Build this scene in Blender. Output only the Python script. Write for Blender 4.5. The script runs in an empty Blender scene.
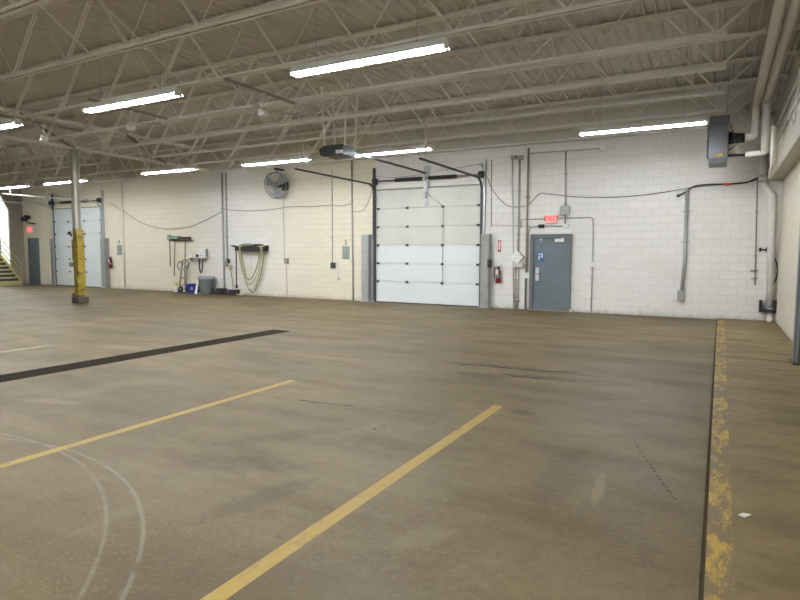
import bpy, bmesh, math, random
from mathutils import Vector, Matrix
random.seed(7)
scn = bpy.context.scene
COL = scn.collection
D = 16.68          # inner face of the block back wall (y)
RX = 1.234         # inner face of the right wall (x)
H = 1.62           # eye height

# ------------------------------------------------------------------ camera
F, YAW, PITCH, ROLL = 579.0, math.radians(28.86), math.radians(4.572), math.radians(.27)
fw = Vector((-math.sin(YAW)*math.cos(PITCH), math.cos(YAW)*math.cos(PITCH), -math.sin(PITCH)))
r0 = Vector((math.cos(YAW), math.sin(YAW), 0)); u0 = r0.cross(fw)
rt = r0*math.cos(ROLL)+u0*math.sin(ROLL); up = -r0*math.sin(ROLL)+u0*math.cos(ROLL)
cam_d = bpy.data.cameras.new('camera'); cam = bpy.data.objects.new('camera', cam_d); COL.objects.link(cam)
M = Matrix((rt, up, -fw)).transposed().to_4x4(); M.translation = Vector((0, 0, H)); cam.matrix_world = M
cam_d.sensor_width = 36; cam_d.sensor_fit = 'HORIZONTAL'; cam_d.lens = F/800*36; cam_d.clip_start = .05; cam_d.clip_end = 200
scn.camera = cam

def ray(x, y): return fw*F + rt*(x-400) - up*(y-300)
def wp(x, y, Y=D):                    # point of the wall plane y=Y seen at a photo position
    d = ray(x, y); return Vector((0, 0, H)) + d*(Y/d.y)
def fp(x, y, z=0.0):                  # point of the floor
    d = ray(x, y); return Vector((0, 0, H)) + d*((z-H)/d.z)

# ------------------------------------------------------------------ materials
def new_mat(name):
    m = bpy.data.materials.new(name); m.use_nodes = True
    nt = m.node_tree; b = nt.nodes['Principled BSDF']
    return m, nt, b
def N(nt, t, **k):
    n = nt.nodes.new(t)
    for a, v in k.items(): setattr(n, a, v)
    return n
def lk(nt, a, b): nt.links.new(a, b)
def sock(nt, s, v):
    if hasattr(v, 'is_output') or isinstance(v, bpy.types.NodeSocket): nt.links.new(v, s)
    else: s.default_value = v
def math_(nt, op, a, b=0.0, clamp=False):
    n = N(nt, 'ShaderNodeMath', operation=op, use_clamp=clamp); sock(nt, n.inputs[0], a); sock(nt, n.inputs[1], b); return n.outputs[0]
def mix(nt, f, a, b):
    n = N(nt, 'ShaderNodeMix', data_type='RGBA'); sock(nt, n.inputs[0], f)
    for s, v in ((n.inputs[6], a), (n.inputs[7], b)):
        if isinstance(v, tuple): s.default_value = (*v[:3], 1)
        else: nt.links.new(v, s)
    return n.outputs[2]
def ramp(nt, f, a, b):
    n = N(nt, 'ShaderNodeMapRange'); n.interpolation_type = 'SMOOTHSTEP'; sock(nt, n.inputs[0], f); n.inputs[1].default_value = a; n.inputs[2].default_value = b
    return n.outputs[0]
def noise(nt, vec, scale, detail=4, rough=.55):
    n = N(nt, 'ShaderNodeTexNoise'); n.inputs['Scale'].default_value = scale; n.inputs['Detail'].default_value = detail; n.inputs['Roughness'].default_value = rough
    lk(nt, vec, n.inputs['Vector']); return n.outputs['Fac']
def pos(nt): return N(nt, 'ShaderNodeNewGeometry').outputs['Position']
def scaled(nt, vec, sx, sy, sz=1):
    n = N(nt, 'ShaderNodeVectorMath', operation='MULTIPLY'); lk(nt, vec, n.inputs[0]); n.inputs[1].default_value = (sx, sy, sz); return n.outputs[0]

def paint(name, col, rough=.5, metal=0.0, dirt=.12, scale=6.0, dirtcol=None, thr=(.45, .75), spec=.4):
    m, nt, b = new_mat(name)
    p = N(nt, 'ShaderNodeTexCoord').outputs['Object']
    f = noise(nt, p, scale, 5, .6)
    dc = dirtcol or tuple(c*.45 for c in col)
    k = math_(nt, 'MULTIPLY', ramp(nt, f, *thr), dirt)
    lk(nt, mix(nt, k, col, dc), b.inputs['Base Color'])
    b.inputs['Roughness'].default_value = rough; b.inputs['Metallic'].default_value = metal; b.inputs['Specular IOR Level'].default_value = spec
    return m
def emit(name, col, s):
    m, nt, b = new_mat(name)
    b.inputs['Base Color'].default_value = (*col, 1); b.inputs['Emission Color'].default_value = (*col, 1); b.inputs['Emission Strength'].default_value = s
    return m

def block_wall(name, axis, white, cream, zones, mortar=.80, patch=.10):
    m, nt, b = new_mat(name)
    p = pos(nt); s = N(nt, 'ShaderNodeSeparateXYZ'); lk(nt, p, s.inputs[0])
    u = s.outputs[0] if axis == 'x' else s.outputs[1]
    cb = N(nt, 'ShaderNodeCombineXYZ'); lk(nt, u, cb.inputs[0]); lk(nt, s.outputs[2], cb.inputs[1])
    br = N(nt, 'ShaderNodeTexBrick'); lk(nt, cb.outputs[0], br.inputs['Vector'])
    br.inputs['Scale'].default_value = 1; br.inputs['Brick Width'].default_value = .4064; br.inputs['Row Height'].default_value = .2032
    br.inputs['Mortar Size'].default_value = .005; br.inputs['Mortar Smooth'].default_value = .3; br.inputs['Bias'].default_value = -.35
    br.inputs['Color1'].default_value = (1, 1, 1, 1); br.inputs['Color2'].default_value = (1-patch,)*3+(1,); br.inputs['Mortar'].default_value = (mortar,)*3+(1,)
    col = white
    for (a, c, wa, wc) in zones:                           # sections mixed from white to cream, feathered at their ends
        k = math_(nt, 'MULTIPLY', ramp(nt, u, a-wa, a+wa), ramp(nt, u, c+wc, c-wc))
        col = mix(nt, k, col, cream)
    if isinstance(col, tuple): col = mix(nt, 0.0, col, col)
    mu = N(nt, 'ShaderNodeMix', data_type='RGBA', blend_type='MULTIPLY'); mu.inputs[0].default_value = 1
    lk(nt, col, mu.inputs[6]); lk(nt, br.outputs['Color'], mu.inputs[7])
    n1 = noise(nt, scaled(nt, p, .5, .5, 1.6), 2.2, 6, .65)
    c2 = mix(nt, math_(nt, 'MULTIPLY', ramp(nt, n1, .48, .8), .14), mu.outputs[2], (.60, .55, .47))
    # splash dirt and peeling along the foot of the wall
    n2 = noise(nt, p, 7.0, 6, .7)
    low = ramp(nt, math_(nt, 'ADD', s.outputs[2], math_(nt, 'MULTIPLY', n2, .35)), .36, .12)
    c3 = mix(nt, math_(nt, 'MULTIPLY', low, .55), c2, (.30, .25, .19))
    lk(nt, c3, b.inputs['Base Color']); b.inputs['Roughness'].default_value = .55
    bp = N(nt, 'ShaderNodeBump'); bp.inputs['Strength'].default_value = .35; bp.inputs['Distance'].default_value = .01
    lk(nt, math_(nt, 'ADD', math_(nt, 'MULTIPLY', br.outputs['Fac'], -1.0), math_(nt, 'MULTIPLY', noise(nt, p, 90, 3), .25)), bp.inputs['Height'])
    lk(nt, bp.outputs[0], b.inputs['Normal'])
    return m

def concrete(name, platform=False):
    m, nt, b = new_mat(name)
    p = pos(nt); s = N(nt, 'ShaderNodeSeparateXYZ'); lk(nt, p, s.inputs[0]); X, Y = s.outputs[0], s.outputs[1]
    n1 = noise(nt, p, .42, 6, .62); n2 = noise(nt, scaled(nt, p, .45, 1.5), 1.3, 8, .68); n3 = noise(nt, p, 9, 6, .7); n4 = noise(nt, scaled(nt, p, 1.2, .35), .9, 5, .6)
    A, B = ((.265, .193, .085), (.175, .124, .048)) if platform else ((.158, .118, .057), (.098, .067, .025))
    c = mix(nt, ramp(nt, n1, .33, .68), A, B)
    c = mix(nt, math_(nt, 'MULTIPLY', ramp(nt, n2, .44, .68), .62), c, (.088, .062, .025))
    c = mix(nt, math_(nt, 'MULTIPLY', ramp(nt, n4, .52, .74), .34), c, (.225, .184, .112))
    c = mix(nt, math_(nt, 'MULTIPLY', ramp(nt, n3, .44, .74), .50), c, (.080, .054, .024))
    n5 = noise(nt, scaled(nt, p, 26, 60), 1.0, 4, .7); n6 = noise(nt, p, 34, 5, .75)
    c = mix(nt, math_(nt, 'MULTIPLY', ramp(nt, n5, .48, .70), .40), c, (.235, .180, .105))
    c = mix(nt, math_(nt, 'MULTIPLY', ramp(nt, n6, .52, .72), .50), c, (.070, .047, .022))
    def blob(c, x, y, rx, ry, ang, col, amt, ns=11.0, na=.95, streak=None):
        dx = math_(nt, 'SUBTRACT', X, x); dy = math_(nt, 'SUBTRACT', Y, y); ca, sa = math.cos(ang), math.sin(ang)
        q1 = math_(nt, 'DIVIDE', math_(nt, 'ADD', math_(nt, 'MULTIPLY', dx, ca), math_(nt, 'MULTIPLY', dy, sa)), rx)
        q2 = math_(nt, 'DIVIDE', math_(nt, 'SUBTRACT', math_(nt, 'MULTIPLY', dy, ca), math_(nt, 'MULTIPLY', dx, sa)), ry)
        r = math_(nt, 'SQRT', math_(nt, 'ADD', math_(nt, 'MULTIPLY', q1, q1), math_(nt, 'MULTIPLY', q2, q2)))
        r = math_(nt, 'ADD', r, math_(nt, 'MULTIPLY', math_(nt, 'SUBTRACT', noise(nt, p, ns, 5, .7), .5), na*2))
        k = ramp(nt, r, 1.25, .6)
        if streak:
            w = math_(nt, 'SINE', math_(nt, 'MULTIPLY', q1 if streak > 0 else q2, abs(streak)))
            k = math_(nt, 'MULTIPLY', k, ramp(nt, w, -.6, .6))
        return mix(nt, math_(nt, 'MULTIPLY', k, amt), c, col)
    if not platform:
        dk = (.055, .037, .018); lt = (.27, .215, .135)
        for (x, y, rx, ry, a, col, amt) in [
            (-2.75, 7.25, .40, .14, 0, dk, .85), (-2.0, 7.5, .65, .11, .1, dk, .8), (-2.4, 7.92, 1.2, .11, .05, dk, .85), (-4.2, 6.6, 2.2, .5, .15, dk, .35), (-5.5, 8.2, 1.6, .25, .1, dk, .45), (-1.72, 5.72, .14, .10, 0, dk, .7),
            (-.95, 4.25, .17, .75, .0, dk, .22), (-1.42, 2.88, .10, .22, -.5, lt, .18), (-.67, 4.1, .04, .28, .1, lt, .4),
            (-2.6, 2.8, .12, .45, -.25, dk, .38), (-.6, 9.4, 1.2, .3, .1, dk, .35), (-1.6, 2.0, 1.0, .5, .3, dk, .30), (-2.2, 10.2, 1.8, .25, 0, dk, .35), (-7.2, 5.0, .9, .2, .1, dk, .35), (-4.9, 7.5, 1.1, .07, .1, dk, .55), (-3.2, 3.2, .5, .18, .4, dk, .35), (-1.3, 7.6, .5, .25, 0, dk, .30),
            (-2.9, 11.5, 1.0, .05, 0, dk, .5), (-7, 8.9, 1.5, .10, .2, dk, .35), (-.5, 13.2, .5, .10, 0, dk, .4), (-1.0, 6.8, .3, .06, .5, dk, .4),
            (-5.4, 4.9, 1.2, .12, .5, dk, .25), (-9, 5.0, 1.6, .22, .2, dk, .3), (-3.3, 3.95, .7, .14, .9, dk, .28), (-8.9, 6.3, .5, .2, .1, lt, .3), (-6.3, 3.6, .4, .10, .3, lt, .3)]:
            c = blob(c, x, y, rx, ry, a, col, amt)
        # tyre tread print and two curved tyre scrub marks
        c = blob(c, -.97, 4.3, .13, .6, .05, dk, .22, streak=-46)
        for (cx, cy, R, amt) in ((-5.17, -.70, 3.44, .20), (-4.67, -.16, 2.91, .24)):
            dx = math_(nt, 'SUBTRACT', X, cx); dy = math_(nt, 'SUBTRACT', Y, cy)
            r = math_(nt, 'SQRT', math_(nt, 'ADD', math_(nt, 'MULTIPLY', dx, dx), math_(nt, 'MULTIPLY', dy, dy)))
            d = math_(nt, 'ABSOLUTE', math_(nt, 'SUBTRACT', r, R))
            k = ramp(nt, d, .020, .004)
            lim = math_(nt, 'MULTIPLY', ramp(nt, dy, -.2, .6), ramp(nt, math_(nt, 'ADD', dx, 0.0), -1.6, -.3))
            k = math_(nt, 'MULTIPLY', math_(nt, 'MULTIPLY', k, lim), ramp(nt, noise(nt, p, 5, 4), .2, .6))
            c = mix(nt, math_(nt, 'MULTIPLY', k, amt), c, (.36, .34, .31))
    else:
        c = blob(c, .75, 3.2, .3, .12, -.5, (.075, .055, .035), .5)
        c = blob(c, .55, 5.2, .35, .06, -.3, (.075, .055, .035), .4)
        k = ramp(nt, noise(nt, scaled(nt, p, 1, .6), 2.2, 4, .6), .35, .6)
        c = mix(nt, math_(nt, 'MULTIPLY', k, .25), c, (.12, .085, .045))
    lk(nt, c, b.inputs['Base Color'])
    lk(nt, math_(nt, 'ADD', math_(nt, 'MULTIPLY', n2, .35), .38), b.inputs['Roughness']); b.inputs['Specular IOR Level'].default_value = .28
    bp = N(nt, 'ShaderNodeBump'); bp.inputs['Strength'].default_value = .12; bp.inputs['Distance'].default_value = .004
    lk(nt, math_(nt, 'ADD', n3, math_(nt, 'MULTIPLY', noise(nt, p, 60, 3), .4)), bp.inputs['Height']); lk(nt, bp.outputs[0], b.inputs['Normal'])
    return m

def worn_paint(name, col, under_t=(.36, .52), sc=9.0):
    m, nt, b = new_mat(name)
    p = pos(nt)
    n1 = noise(nt, scaled(nt, p, 1.6, .6), sc, 8, .75); n2 = noise(nt, p, 1.1, 3, .5)
    k = ramp(nt, math_(nt, 'ADD', math_(nt, 'MULTIPLY', n1, .7), math_(nt, 'MULTIPLY', n2, .3)), *under_t)
    c = mix(nt, k, (.150, .105, .052), col)
    lk(nt, mix(nt, math_(nt, 'MULTIPLY', ramp(nt, noise(nt, p, 22, 4, .7), .45, .8), .35), c, (.22, .15, .06)), b.inputs['Base Color'])
    b.inputs['Roughness'].default_value = .6
    return m

MT = {}
MT['floor'] = concrete('concrete_floor'); MT['slab'] = concrete('concrete_platform', True)
MT['white_block'] = block_wall('painted_block_wall', 'x', (.83, .805, .78), (.81, .745, .60), [(-45, -18.2, .01, 1.4), (-14.6, -10.2, 2.2, .05)], mortar=.76, patch=.05)
MT['right_block'] = block_wall('cream_block_wall', 'y', (.70, .65, .54), (.80, .76, .64), [], mortar=.86, patch=.05)
MT['right_band'] = block_wall('taupe_block_band', 'y', (.44, .41, .34), (.5, .5, .5), [], mortar=.8, patch=.08)
MT['annex'] = paint('annex_paint', (.80, .82, .84), .6)
MT['taupe'] = paint('taupe_paint', (.36, .33, .28), .6)
MT['deck'] = paint('painted_roof_deck', (.65, .625, .59), .6, 0, .22, 1.2)
MT['joist'] = paint('painted_joist_steel', (.92, .90, .87), .5, 0, .12, 2.5)
MT['dark_web'] = paint('dark_web_steel', (.34, .31, .28), .6, 0, .3, 3)
MT['tube'] = emit('lit_fluorescent_tube', (.93, .975, 1.0), 35.0)
MT['fix_white'] = paint('white_enamel', (.80, .80, .78), .4, 0, .1)
MT['panel_white'] = paint('white_door_panel', (.735, .77, .775), .4, 0, .05, 3)
MT['panel_grey'] = paint('aged_door_panel', (.635, .64, .585), .5, 0, .18, 2)
MT['galv'] = paint('galvanised_steel', (.52, .54, .55), .42, .5, .35, 14)
MT['dark_steel'] = paint('dark_track_steel', (.055, .06, .065), .6, 0, .3)
MT['black'] = paint('black_rubber', (.025, .025, .027), .6, 0, .2)
MT['grey_guard'] = paint('grey_guard_paint', (.36, .37, .35), .5, .1, .4, 5)
MT['door_blue'] = paint('blue_grey_door_paint', (.160, .190, .220), .42, 0, .25, 4)
MT['frame_blue'] = paint('grey_door_frame_paint', (.16, .175, .18), .45, 0, .25, 5)
MT['jamb_grey'] = paint('grey_jamb_paint', (.25, .275, .275), .45, 0, .25, 4)
MT['conduit'] = paint('grey_conduit', (.42, .42, .40), .45, .2, .25, 8)
MT['conduit_white'] = paint('overpainted_conduit', (.66, .63, .57), .5, 0, .2, 6)
MT['conduit_dark'] = paint('dark_conduit', (.33, .305, .25), .5, .1, .25, 6)
MT['pipe_white'] = paint('white_pipe', (.88, .86, .82), .45, 0, .2, 4)
MT['pipe_tan'] = paint('dusty_vent_pipe', (.78, .73, .64), .5, 0, .25, 3)
MT['heater'] = paint('grey_heater_case', (.135, .14, .150), .42, .1, .2, 3)
MT['yellow'] = paint('yellow_guard_paint', (.36, .255, .03), .5, 0, .8, 6, (.09, .07, .035), (.47, .66))
MT['cream_steel'] = paint('cream_column_paint', (.56, .54, .48), .5, 0, .25, 3)
MT['base_dirty'] = paint('grimy_concrete', (.12, .10, .075), .8, 0, .5, 12)
MT['red'] = paint('red_enamel', (.22, .012, .014), .35, 0, .15)
MT['sign_red'] = paint('sign_red', (.62, .03, .04), .5)
MT['exit_red'] = emit('lit_exit_red', (.8, .03, .03), .10)
MT['exit_face'] = emit('lit_exit_face', (1.0, .30, .28), .12)
MT['white'] = paint('white_plastic', (.85, .85, .83), .4, 0, .06)
MT['sign_grey'] = paint('grey_placard', (.30, .34, .29), .5)
MT['ink'] = paint('black_ink', (.02, .02, .02), .6)
MT['blue_sign'] = paint('blue_notice', (.05, .14, .36), .5)
MT['blue'] = paint('blue_plastic', (.02, .04, .30), .4)
MT['green'] = paint('green_bristle', (.28, .44, .28), .8)
MT['brown'] = paint('brown_handle', (.16, .11, .07), .6)
MT['bristle'] = paint('dark_bristle', (.07, .065, .06), .9)
MT['can'] = paint('grey_plastic', (.20, .22, .23), .5, 0, .2)
MT['canlight'] = paint('light_grey_lid', (.33, .35, .36), .5)
MT['hose'] = paint('yellow_green_hose', (.50, .47, .24), .5, 0, .3, 8)
MT['hose_dk'] = paint('olive_hose', (.25, .25, .12), .5, 0, .3, 8)
MT['wire'] = paint('grey_cable', (.22, .20, .18), .6)
MT['orange'] = paint('red_tape', (.75, .10, .04), .5)
MT['grate'] = paint('rusty_grate', (.040, .030, .022), .85, 0, .4, 9, spec=.05)
MT['pit'] = paint('drain_pit', (.012, .010, .009), .9, spec=.05)
MT['line'] = worn_paint('yellow_line_paint', (.33, .215, .036), (.33, .49))
MT['edge'] = worn_paint('worn_yellow_edge_paint', (.43, .275, .034), (.47, .575), 8.0)
MT['line_faint'] = worn_paint('faint_line_paint', (.36, .30, .15), (.40, .60))
MT['crack'] = paint('crack_filler', (.03, .022, .012), .8, spec=.1)
MT['gap'] = paint('grimy_joint', (.085, .062, .034), .9, spec=.1)
MT['paper'] = paint('white_paper', (.80, .80, .78), .7)
MT['stair_yellow'] = paint('pale_yellow_rail_paint', (.56, .50, .25), .5, 0, .3)
MT['tread'] = paint('dark_tread', (.07, .06, .05), .7)
MT['fan_grey'] = paint('grey_fan_steel', (.26, .27, .28), .45, .3, .2)
MT['fan_blade'] = paint('grey_fan_blade', (.38, .39, .40), .4, .3, .2)
MT['blade'] = paint('pale_blade', (.55, .52, .47), .5, 0, .2)
MT['amber'] = paint('yellow_label', (.75, .52, .05), .5)
MT['brass'] = paint('brass_fitting', (.45, .34, .12), .4, .7)
MT['chrome'] = paint('brushed_plate', (.68, .69, .70), .35, .4)

# ------------------------------------------------------------------ mesh builder
class MB:
    def __init__(s): s.v = []; s.f = []; s.sm = []
    def add(s, vs, fs, smooth=False):
        o = len(s.v); s.v += [Vector(v) for v in vs]; s.f += [tuple(i+o for i in f) for f in fs]; s.sm += [smooth]*len(fs); return s
    def box(s, x0, x1, y0, y1, z0, z1):
        return s.add([(x0,y0,z0),(x1,y0,z0),(x1,y1,z0),(x0,y1,z0),(x0,y0,z1),(x1,y0,z1),(x1,y1,z1),(x0,y1,z1)],
                     [(0,3,2,1),(4,5,6,7),(0,1,5,4),(1,2,6,5),(2,3,7,6),(3,0,4,7)])
    def bbox(s, x0, x1, y0, y1, z0, z1, b=.006):      # box with chamfered vertical and horizontal edges
        bm = bmesh.new(); bmesh.ops.create_cube(bm, size=1)
        for v in bm.verts: v.co = Vector(((x0+x1)/2+v.co.x*(x1-x0), (y0+y1)/2+v.co.y*(y1-y0), (z0+z1)/2+v.co.z*(z1-z0)))
        bmesh.ops.bevel(bm, geom=bm.edges[:], offset=b, segments=2, affect='EDGES', profile=.5)
        bm.verts.index_update(); s.add([v.co.copy() for v in bm.verts], [tuple(v.index for v in f.verts) for f in bm.faces]); bm.free(); return s
    def bar(s, a, b, w, h, upv=(0,0,1), off=(0,0)):    # rectangular bar a->b, w sideways, h along upv
        a, b = Vector(a), Vector(b); d = (b-a).normalized(); u = Vector(upv)
        sd = d.cross(u)
        if sd.length < 1e-4: sd = d.cross(Vector((0,1,0)))
        sd.normalize(); u = sd.cross(d).normalized()
        vs = []
        for p in (a, b):
            for (i, j) in ((-1,-1),(1,-1),(1,1),(-1,1)): vs.append(p+sd*(i*w/2+off[0])+u*(j*h/2+off[1]))
        return s.add(vs, [(0,3,2,1),(4,5,6,7),(0,1,5,4),(1,2,6,5),(2,3,7,6),(3,0,4,7)])
    def tube(s, pts, r, n=8, caps=True):
        pts = [Vector(p) for p in pts]; rr = r if isinstance(r, (list, tuple)) else [r]*len(pts)
        t0 = (pts[1]-pts[0]).normalized(); nv = t0.orthogonal().normalized(); vs = []
        for i, p in enumerate(pts):
            t = (pts[min(i+1, len(pts)-1)]-pts[max(i-1, 0)]).normalized()
            nv = (nv - t*nv.dot(t)); nv = nv.normalized() if nv.length > 1e-6 else t.orthogonal().normalized()
            bv = t.cross(nv)
            for k in range(n):
                a = 2*math.pi*k/n; vs.append(p+(nv*math.cos(a)+bv*math.sin(a))*rr[i])
        o = len(s.v); s.v += vs
        for i in range(len(pts)-1):
            for k in range(n):
                k2 = (k+1) % n; s.f.append((o+i*n+k, o+i*n+k2, o+(i+1)*n+k2, o+(i+1)*n+k)); s.sm.append(True)
        if caps:
            s.f.append(tuple(o+k for k in reversed(range(n)))); s.sm.append(False)
            e = o+(len(pts)-1)*n; s.f.append(tuple(e+k for k in range(n))); s.sm.append(False)
        return s
    def lathe(s, c, prof, axis=(0,0,1), n=24):          # prof: (radius, height along axis)
        c = Vector(c); ax = Vector(axis).normalized(); e1 = ax.orthogonal().normalized(); e2 = ax.cross(e1)
        o = len(s.v)
        for (r, h) in prof:
            for k in range(n):
                a = 2*math.pi*k/n; s.v.append(c+ax*h+(e1*math.cos(a)+e2*math.sin(a))*max(r, 1e-4))
        for i in range(len(prof)-1):
            for k in range(n):
                k2 = (k+1) % n; s.f.append((o+i*n+k, o+i*n+k2, o+(i+1)*n+k2, o+(i+1)*n+k)); s.sm.append(True)
        s.f.append(tuple(o+k for k in reversed(range(n)))); s.sm.append(False)
        e = o+(len(prof)-1)*n; s.f.append(tuple(e+k for k in range(n))); s.sm.append(False)
        return s
    def prism(s, poly, ext):                            # polygon of 3D points pushed along ext
        poly = [Vector(p) for p in poly]; ext = Vector(ext); n = len(poly)
        return s.add(poly+[p+ext for p in poly], [tuple(reversed(range(n))), tuple(range(n, 2*n))]+[(i, (i+1) % n, n+(i+1) % n, n+i) for i in range(n)])
    def mesh(s, name, mat, org):
        me = bpy.data.meshes.new(name); me.from_pydata([tuple(v-org) for v in s.v], [], s.f)
        me.polygons.foreach_set('use_smooth', s.sm); me.materials.append(mat)
        bm = bmesh.new(); bm.from_mesh(me); bmesh.ops.recalc_face_normals(bm, faces=bm.faces); bm.to_mesh(me); bm.free()
        return me

ORG = {}
def tag(o, label=None, cat=None, group=None, kind=None):
    if label: o['label'] = label
    if cat: o['category'] = cat
    if group: o['group'] = group
    if kind: o['kind'] = kind
    return o
def thing(name, label, cat, loc, group=None, kind=None):
    o = bpy.data.objects.new(name, None); COL.objects.link(o); o.location = loc; o.empty_display_size = .1
    ORG[o] = Vector(loc); return tag(o, label, cat, group, kind)
def part(name, mb, mat, parent, label=None, kind=None):  # mesh given in world coordinates, stored in its parent's frame
    org = ORG[parent]
    o = bpy.data.objects.new(name, mb.mesh(name, MT[mat], org)); COL.objects.link(o); o.parent = parent; ORG[o] = org
    return tag(o, label, None, None, kind)
def solo(name, mb, mat, label, cat, group=None, kind=None, org=None):
    if org is None:
        xs, ys, zs = zip(*[tuple(v) for v in mb.v]); org = Vector(((min(xs)+max(xs))/2, (min(ys)+max(ys))/2, min(zs)))
    org = Vector(org)
    o = bpy.data.objects.new(name, mb.mesh(name, MT[mat], org)); COL.objects.link(o); o.location = org; ORG[o] = org
    return tag(o, label, cat, group, kind)
def struct(name, mb, mat, label, cat): return solo(name, mb, mat, label, cat, kind='structure', org=(0, 0, 0))
def lettering(name, txt, size, loc, mat, parent, rot=(math.pi/2, 0, 0), ext=.002, spin=0):
    cu = bpy.data.curves.new(name, 'FONT'); cu.body = txt; cu.size = size; cu.extrude = ext; cu.align_x = 'CENTER'; cu.align_y = 'CENTER'
    tmp = bpy.data.objects.new(name, cu); COL.objects.link(tmp)
    me = bpy.data.meshes.new_from_object(tmp.evaluated_get(bpy.context.evaluated_depsgraph_get())); me.materials.clear(); me.materials.append(MT[mat])
    bpy.data.objects.remove(tmp); bpy.data.curves.remove(cu)
    o = bpy.data.objects.new(name, me); COL.objects.link(o); o.parent = parent; o.location = Vector(loc)-ORG[parent]; o.rotation_euler = rot; ORG[o] = ORG[parent]
    return o
def copy_tree(o, parent=None):
    c = o.copy(); COL.objects.link(c)
    if parent: c.parent = parent
    for ch in list(o.children): copy_tree(ch, c)
    return c
def smooth_path(pts, n=8):                               # Catmull-Rom through the points
    P = [Vector(p) for p in pts]; P = [P[0]*2-P[1]]+P+[P[-1]*2-P[-2]]; out = []
    for i in range(1, len(P)-2):
        for k in range(n):
            t = k/n; a, b, c, d = P[i-1:i+3]
            out.append(.5*((2*b)+(c-a)*t+(2*a-5*b+4*c-d)*t*t+(3*b-a-3*c+d)*t**3))
    return out+[P[-2]]

# ================================================================== SETTING
XL, YB, ZT = -31.2, -7.0, 5.80
PH = .03
fl = struct('floor', MB().box(-36, -.022, YB, D+.3, -.2, 0), 'floor', 'stained brown concrete garage floor with yellow parking lines', 'floor')
gp = MB().box(-.022, 0.0, YB, D, -.2, -.008); part('floor_joint', gp, 'gap', fl, 'grimy dark joint beside the raised walkway')
def stripe(name, x0, x1, y0, y1, mat, label, z=.0012, x0b=None, x1b=None):
    m = MB().add([(x0, y0, z), (x1, y0, z), (x1 if x1b is None else x1b, y1, z), (x0 if x0b is None else x0b, y1, z)], [(0, 1, 2, 3)])
    return part(name, m, mat, fl, label)
stripe('parking_line', -2.065, -1.96, -1.5, 5.85, 'line', 'yellow parking line running towards the middle of the floor')
stripe('parking_line', -4.755, -4.66, -1.5, 5.72, 'line', 'thinner looking yellow parking line beyond the first one')
stripe('parking_line', -10.22, -10.08, 1.5, 5.8, 'line_faint', 'faint yellow parking line beyond the trench drain')
def crack(pts, w, z=.0014):
    m = MB(); P = smooth_path([(x, y, z) for x, y in pts], 6); vs = []
    for i, p in enumerate(P):
        t = (P[min(i+1, len(P)-1)]-P[max(i-1, 0)]).normalized(); sd = Vector((-t.y, t.x, 0))
        ww = w*random.uniform(.3, 1.2)*(.25 if i in (0, len(P)-1) else 1); jt = sd*random.uniform(-w, w)*.5
        vs += [p-sd*ww/2+jt, p+sd*ww/2+jt]
    m.add(vs, [(2*i, 2*i+1, 2*i+3, 2*i+2) for i in range(len(P)-1)]); return part('floor_crack', m, 'crack', fl)
crack([(-3.3, 7.75), (-3.0, 7.92), (-2.52, 7.90), (-2.07, 7.95), (-1.6, 8.12)], .05)
crack([(-2.5, 7.48), (-2.3, 7.38), (-2.06, 7.43), (-1.75, 7.62)], .05)
crack([(-4.05, 4.97), (-3.73, 5.0), (-3.34, 5.07)], .025)
ck = [(-.62, 5.42), (-.50, 5.03), (-.39, 4.72), (-.30, 4.44), (-.24, 4.28), (-.19, 4.14)]
for i in range(len(ck)-1):
    for k in range(4):
        f0 = k/4+random.uniform(0, .05); f1 = f0+random.uniform(.10, .18); A_, B_ = Vector(ck[i]), Vector(ck[i+1])
        crack([A_.lerp(B_, f0), A_.lerp(B_, (f0+f1)/2), A_.lerp(B_, f1)], .008 if i < 2 else .016)
crack([(-2.76, 4.48), (-2.72, 4.50)], .03); crack([(-2.73, 4.61), (-2.69, 4.62)], .03)
crack([(-4.9, 12.0), (-3.6, 12.05), (-2.8, 11.9)], .03)
pl = struct('floor_walkway', MB().bbox(0.0, RX+.3, YB, D+.2, -.2, PH, .004), 'slab', 'slightly raised concrete walkway strip along the right wall', 'floor')
ed = MB().add([(.002, YB+1, PH+.001), (.115, YB+1, PH+.001), (.15, D-.4, PH+.001), (.002, D-.4, PH+.001)], [(0, 1, 2, 3)])
part('edge_stripe', ed, 'edge', pl, 'worn yellow stripe painted along the walkway edge')
part('slab_joint', MB().box(.0, 1.05, 10.345, 10.36, PH-.01, PH+.0015), 'crack', pl)

wb = struct('wall_back', MB().box(XL-.3, RX+.3, D, D+.3, 0, ZT+.4), 'white_block', 'long painted concrete block back wall, white and cream', 'wall')
wr = MB().box(RX, RX+.3, YB, D, 0, 3.42)
wr.box(RX, RX+.3, YB, D, 3.42, ZT+.4)
struct('wall_right', wr, 'right_block', 'cream block right wall beside the gray steel door guide', 'wall')
wl = MB().box(XL-.3, XL, YB, 12.6, 0, ZT+.4).box(XL-.3, XL, 12.6, D, 4.45, ZT+.4)
struct('trim_3', MB().box(.97, RX, YB, D, 3.42, 4.86), 'right_band', 'taupe concrete band overhanging the right wall, with pale conduits on it', 'wall band')
struct('wall_left', wl, 'white_block', 'far left wall with a stair opening', 'wall')
struct('wall_front', MB().box(XL-.3, RX+.3, YB-.3, YB, 0, ZT+.4), 'white_block', 'block wall behind the camera', 'wall')
hp = MB().prism([(XL+.15, 16.04, 0), (XL+.15, 16.04, 3.72), (XL+.15, 15.68, 4.45), (XL+.15, 14.0, 4.45), (XL+.15, 14.0, 4.75), (XL+.15, D-.002, 4.75), (XL+.15, D-.002, 0)], (-.14, 0, 0))
struct('trim_1', hp, 'taupe', 'taupe frame pillar with slanted haunch behind the yellow stair rail', 'pillar')
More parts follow.
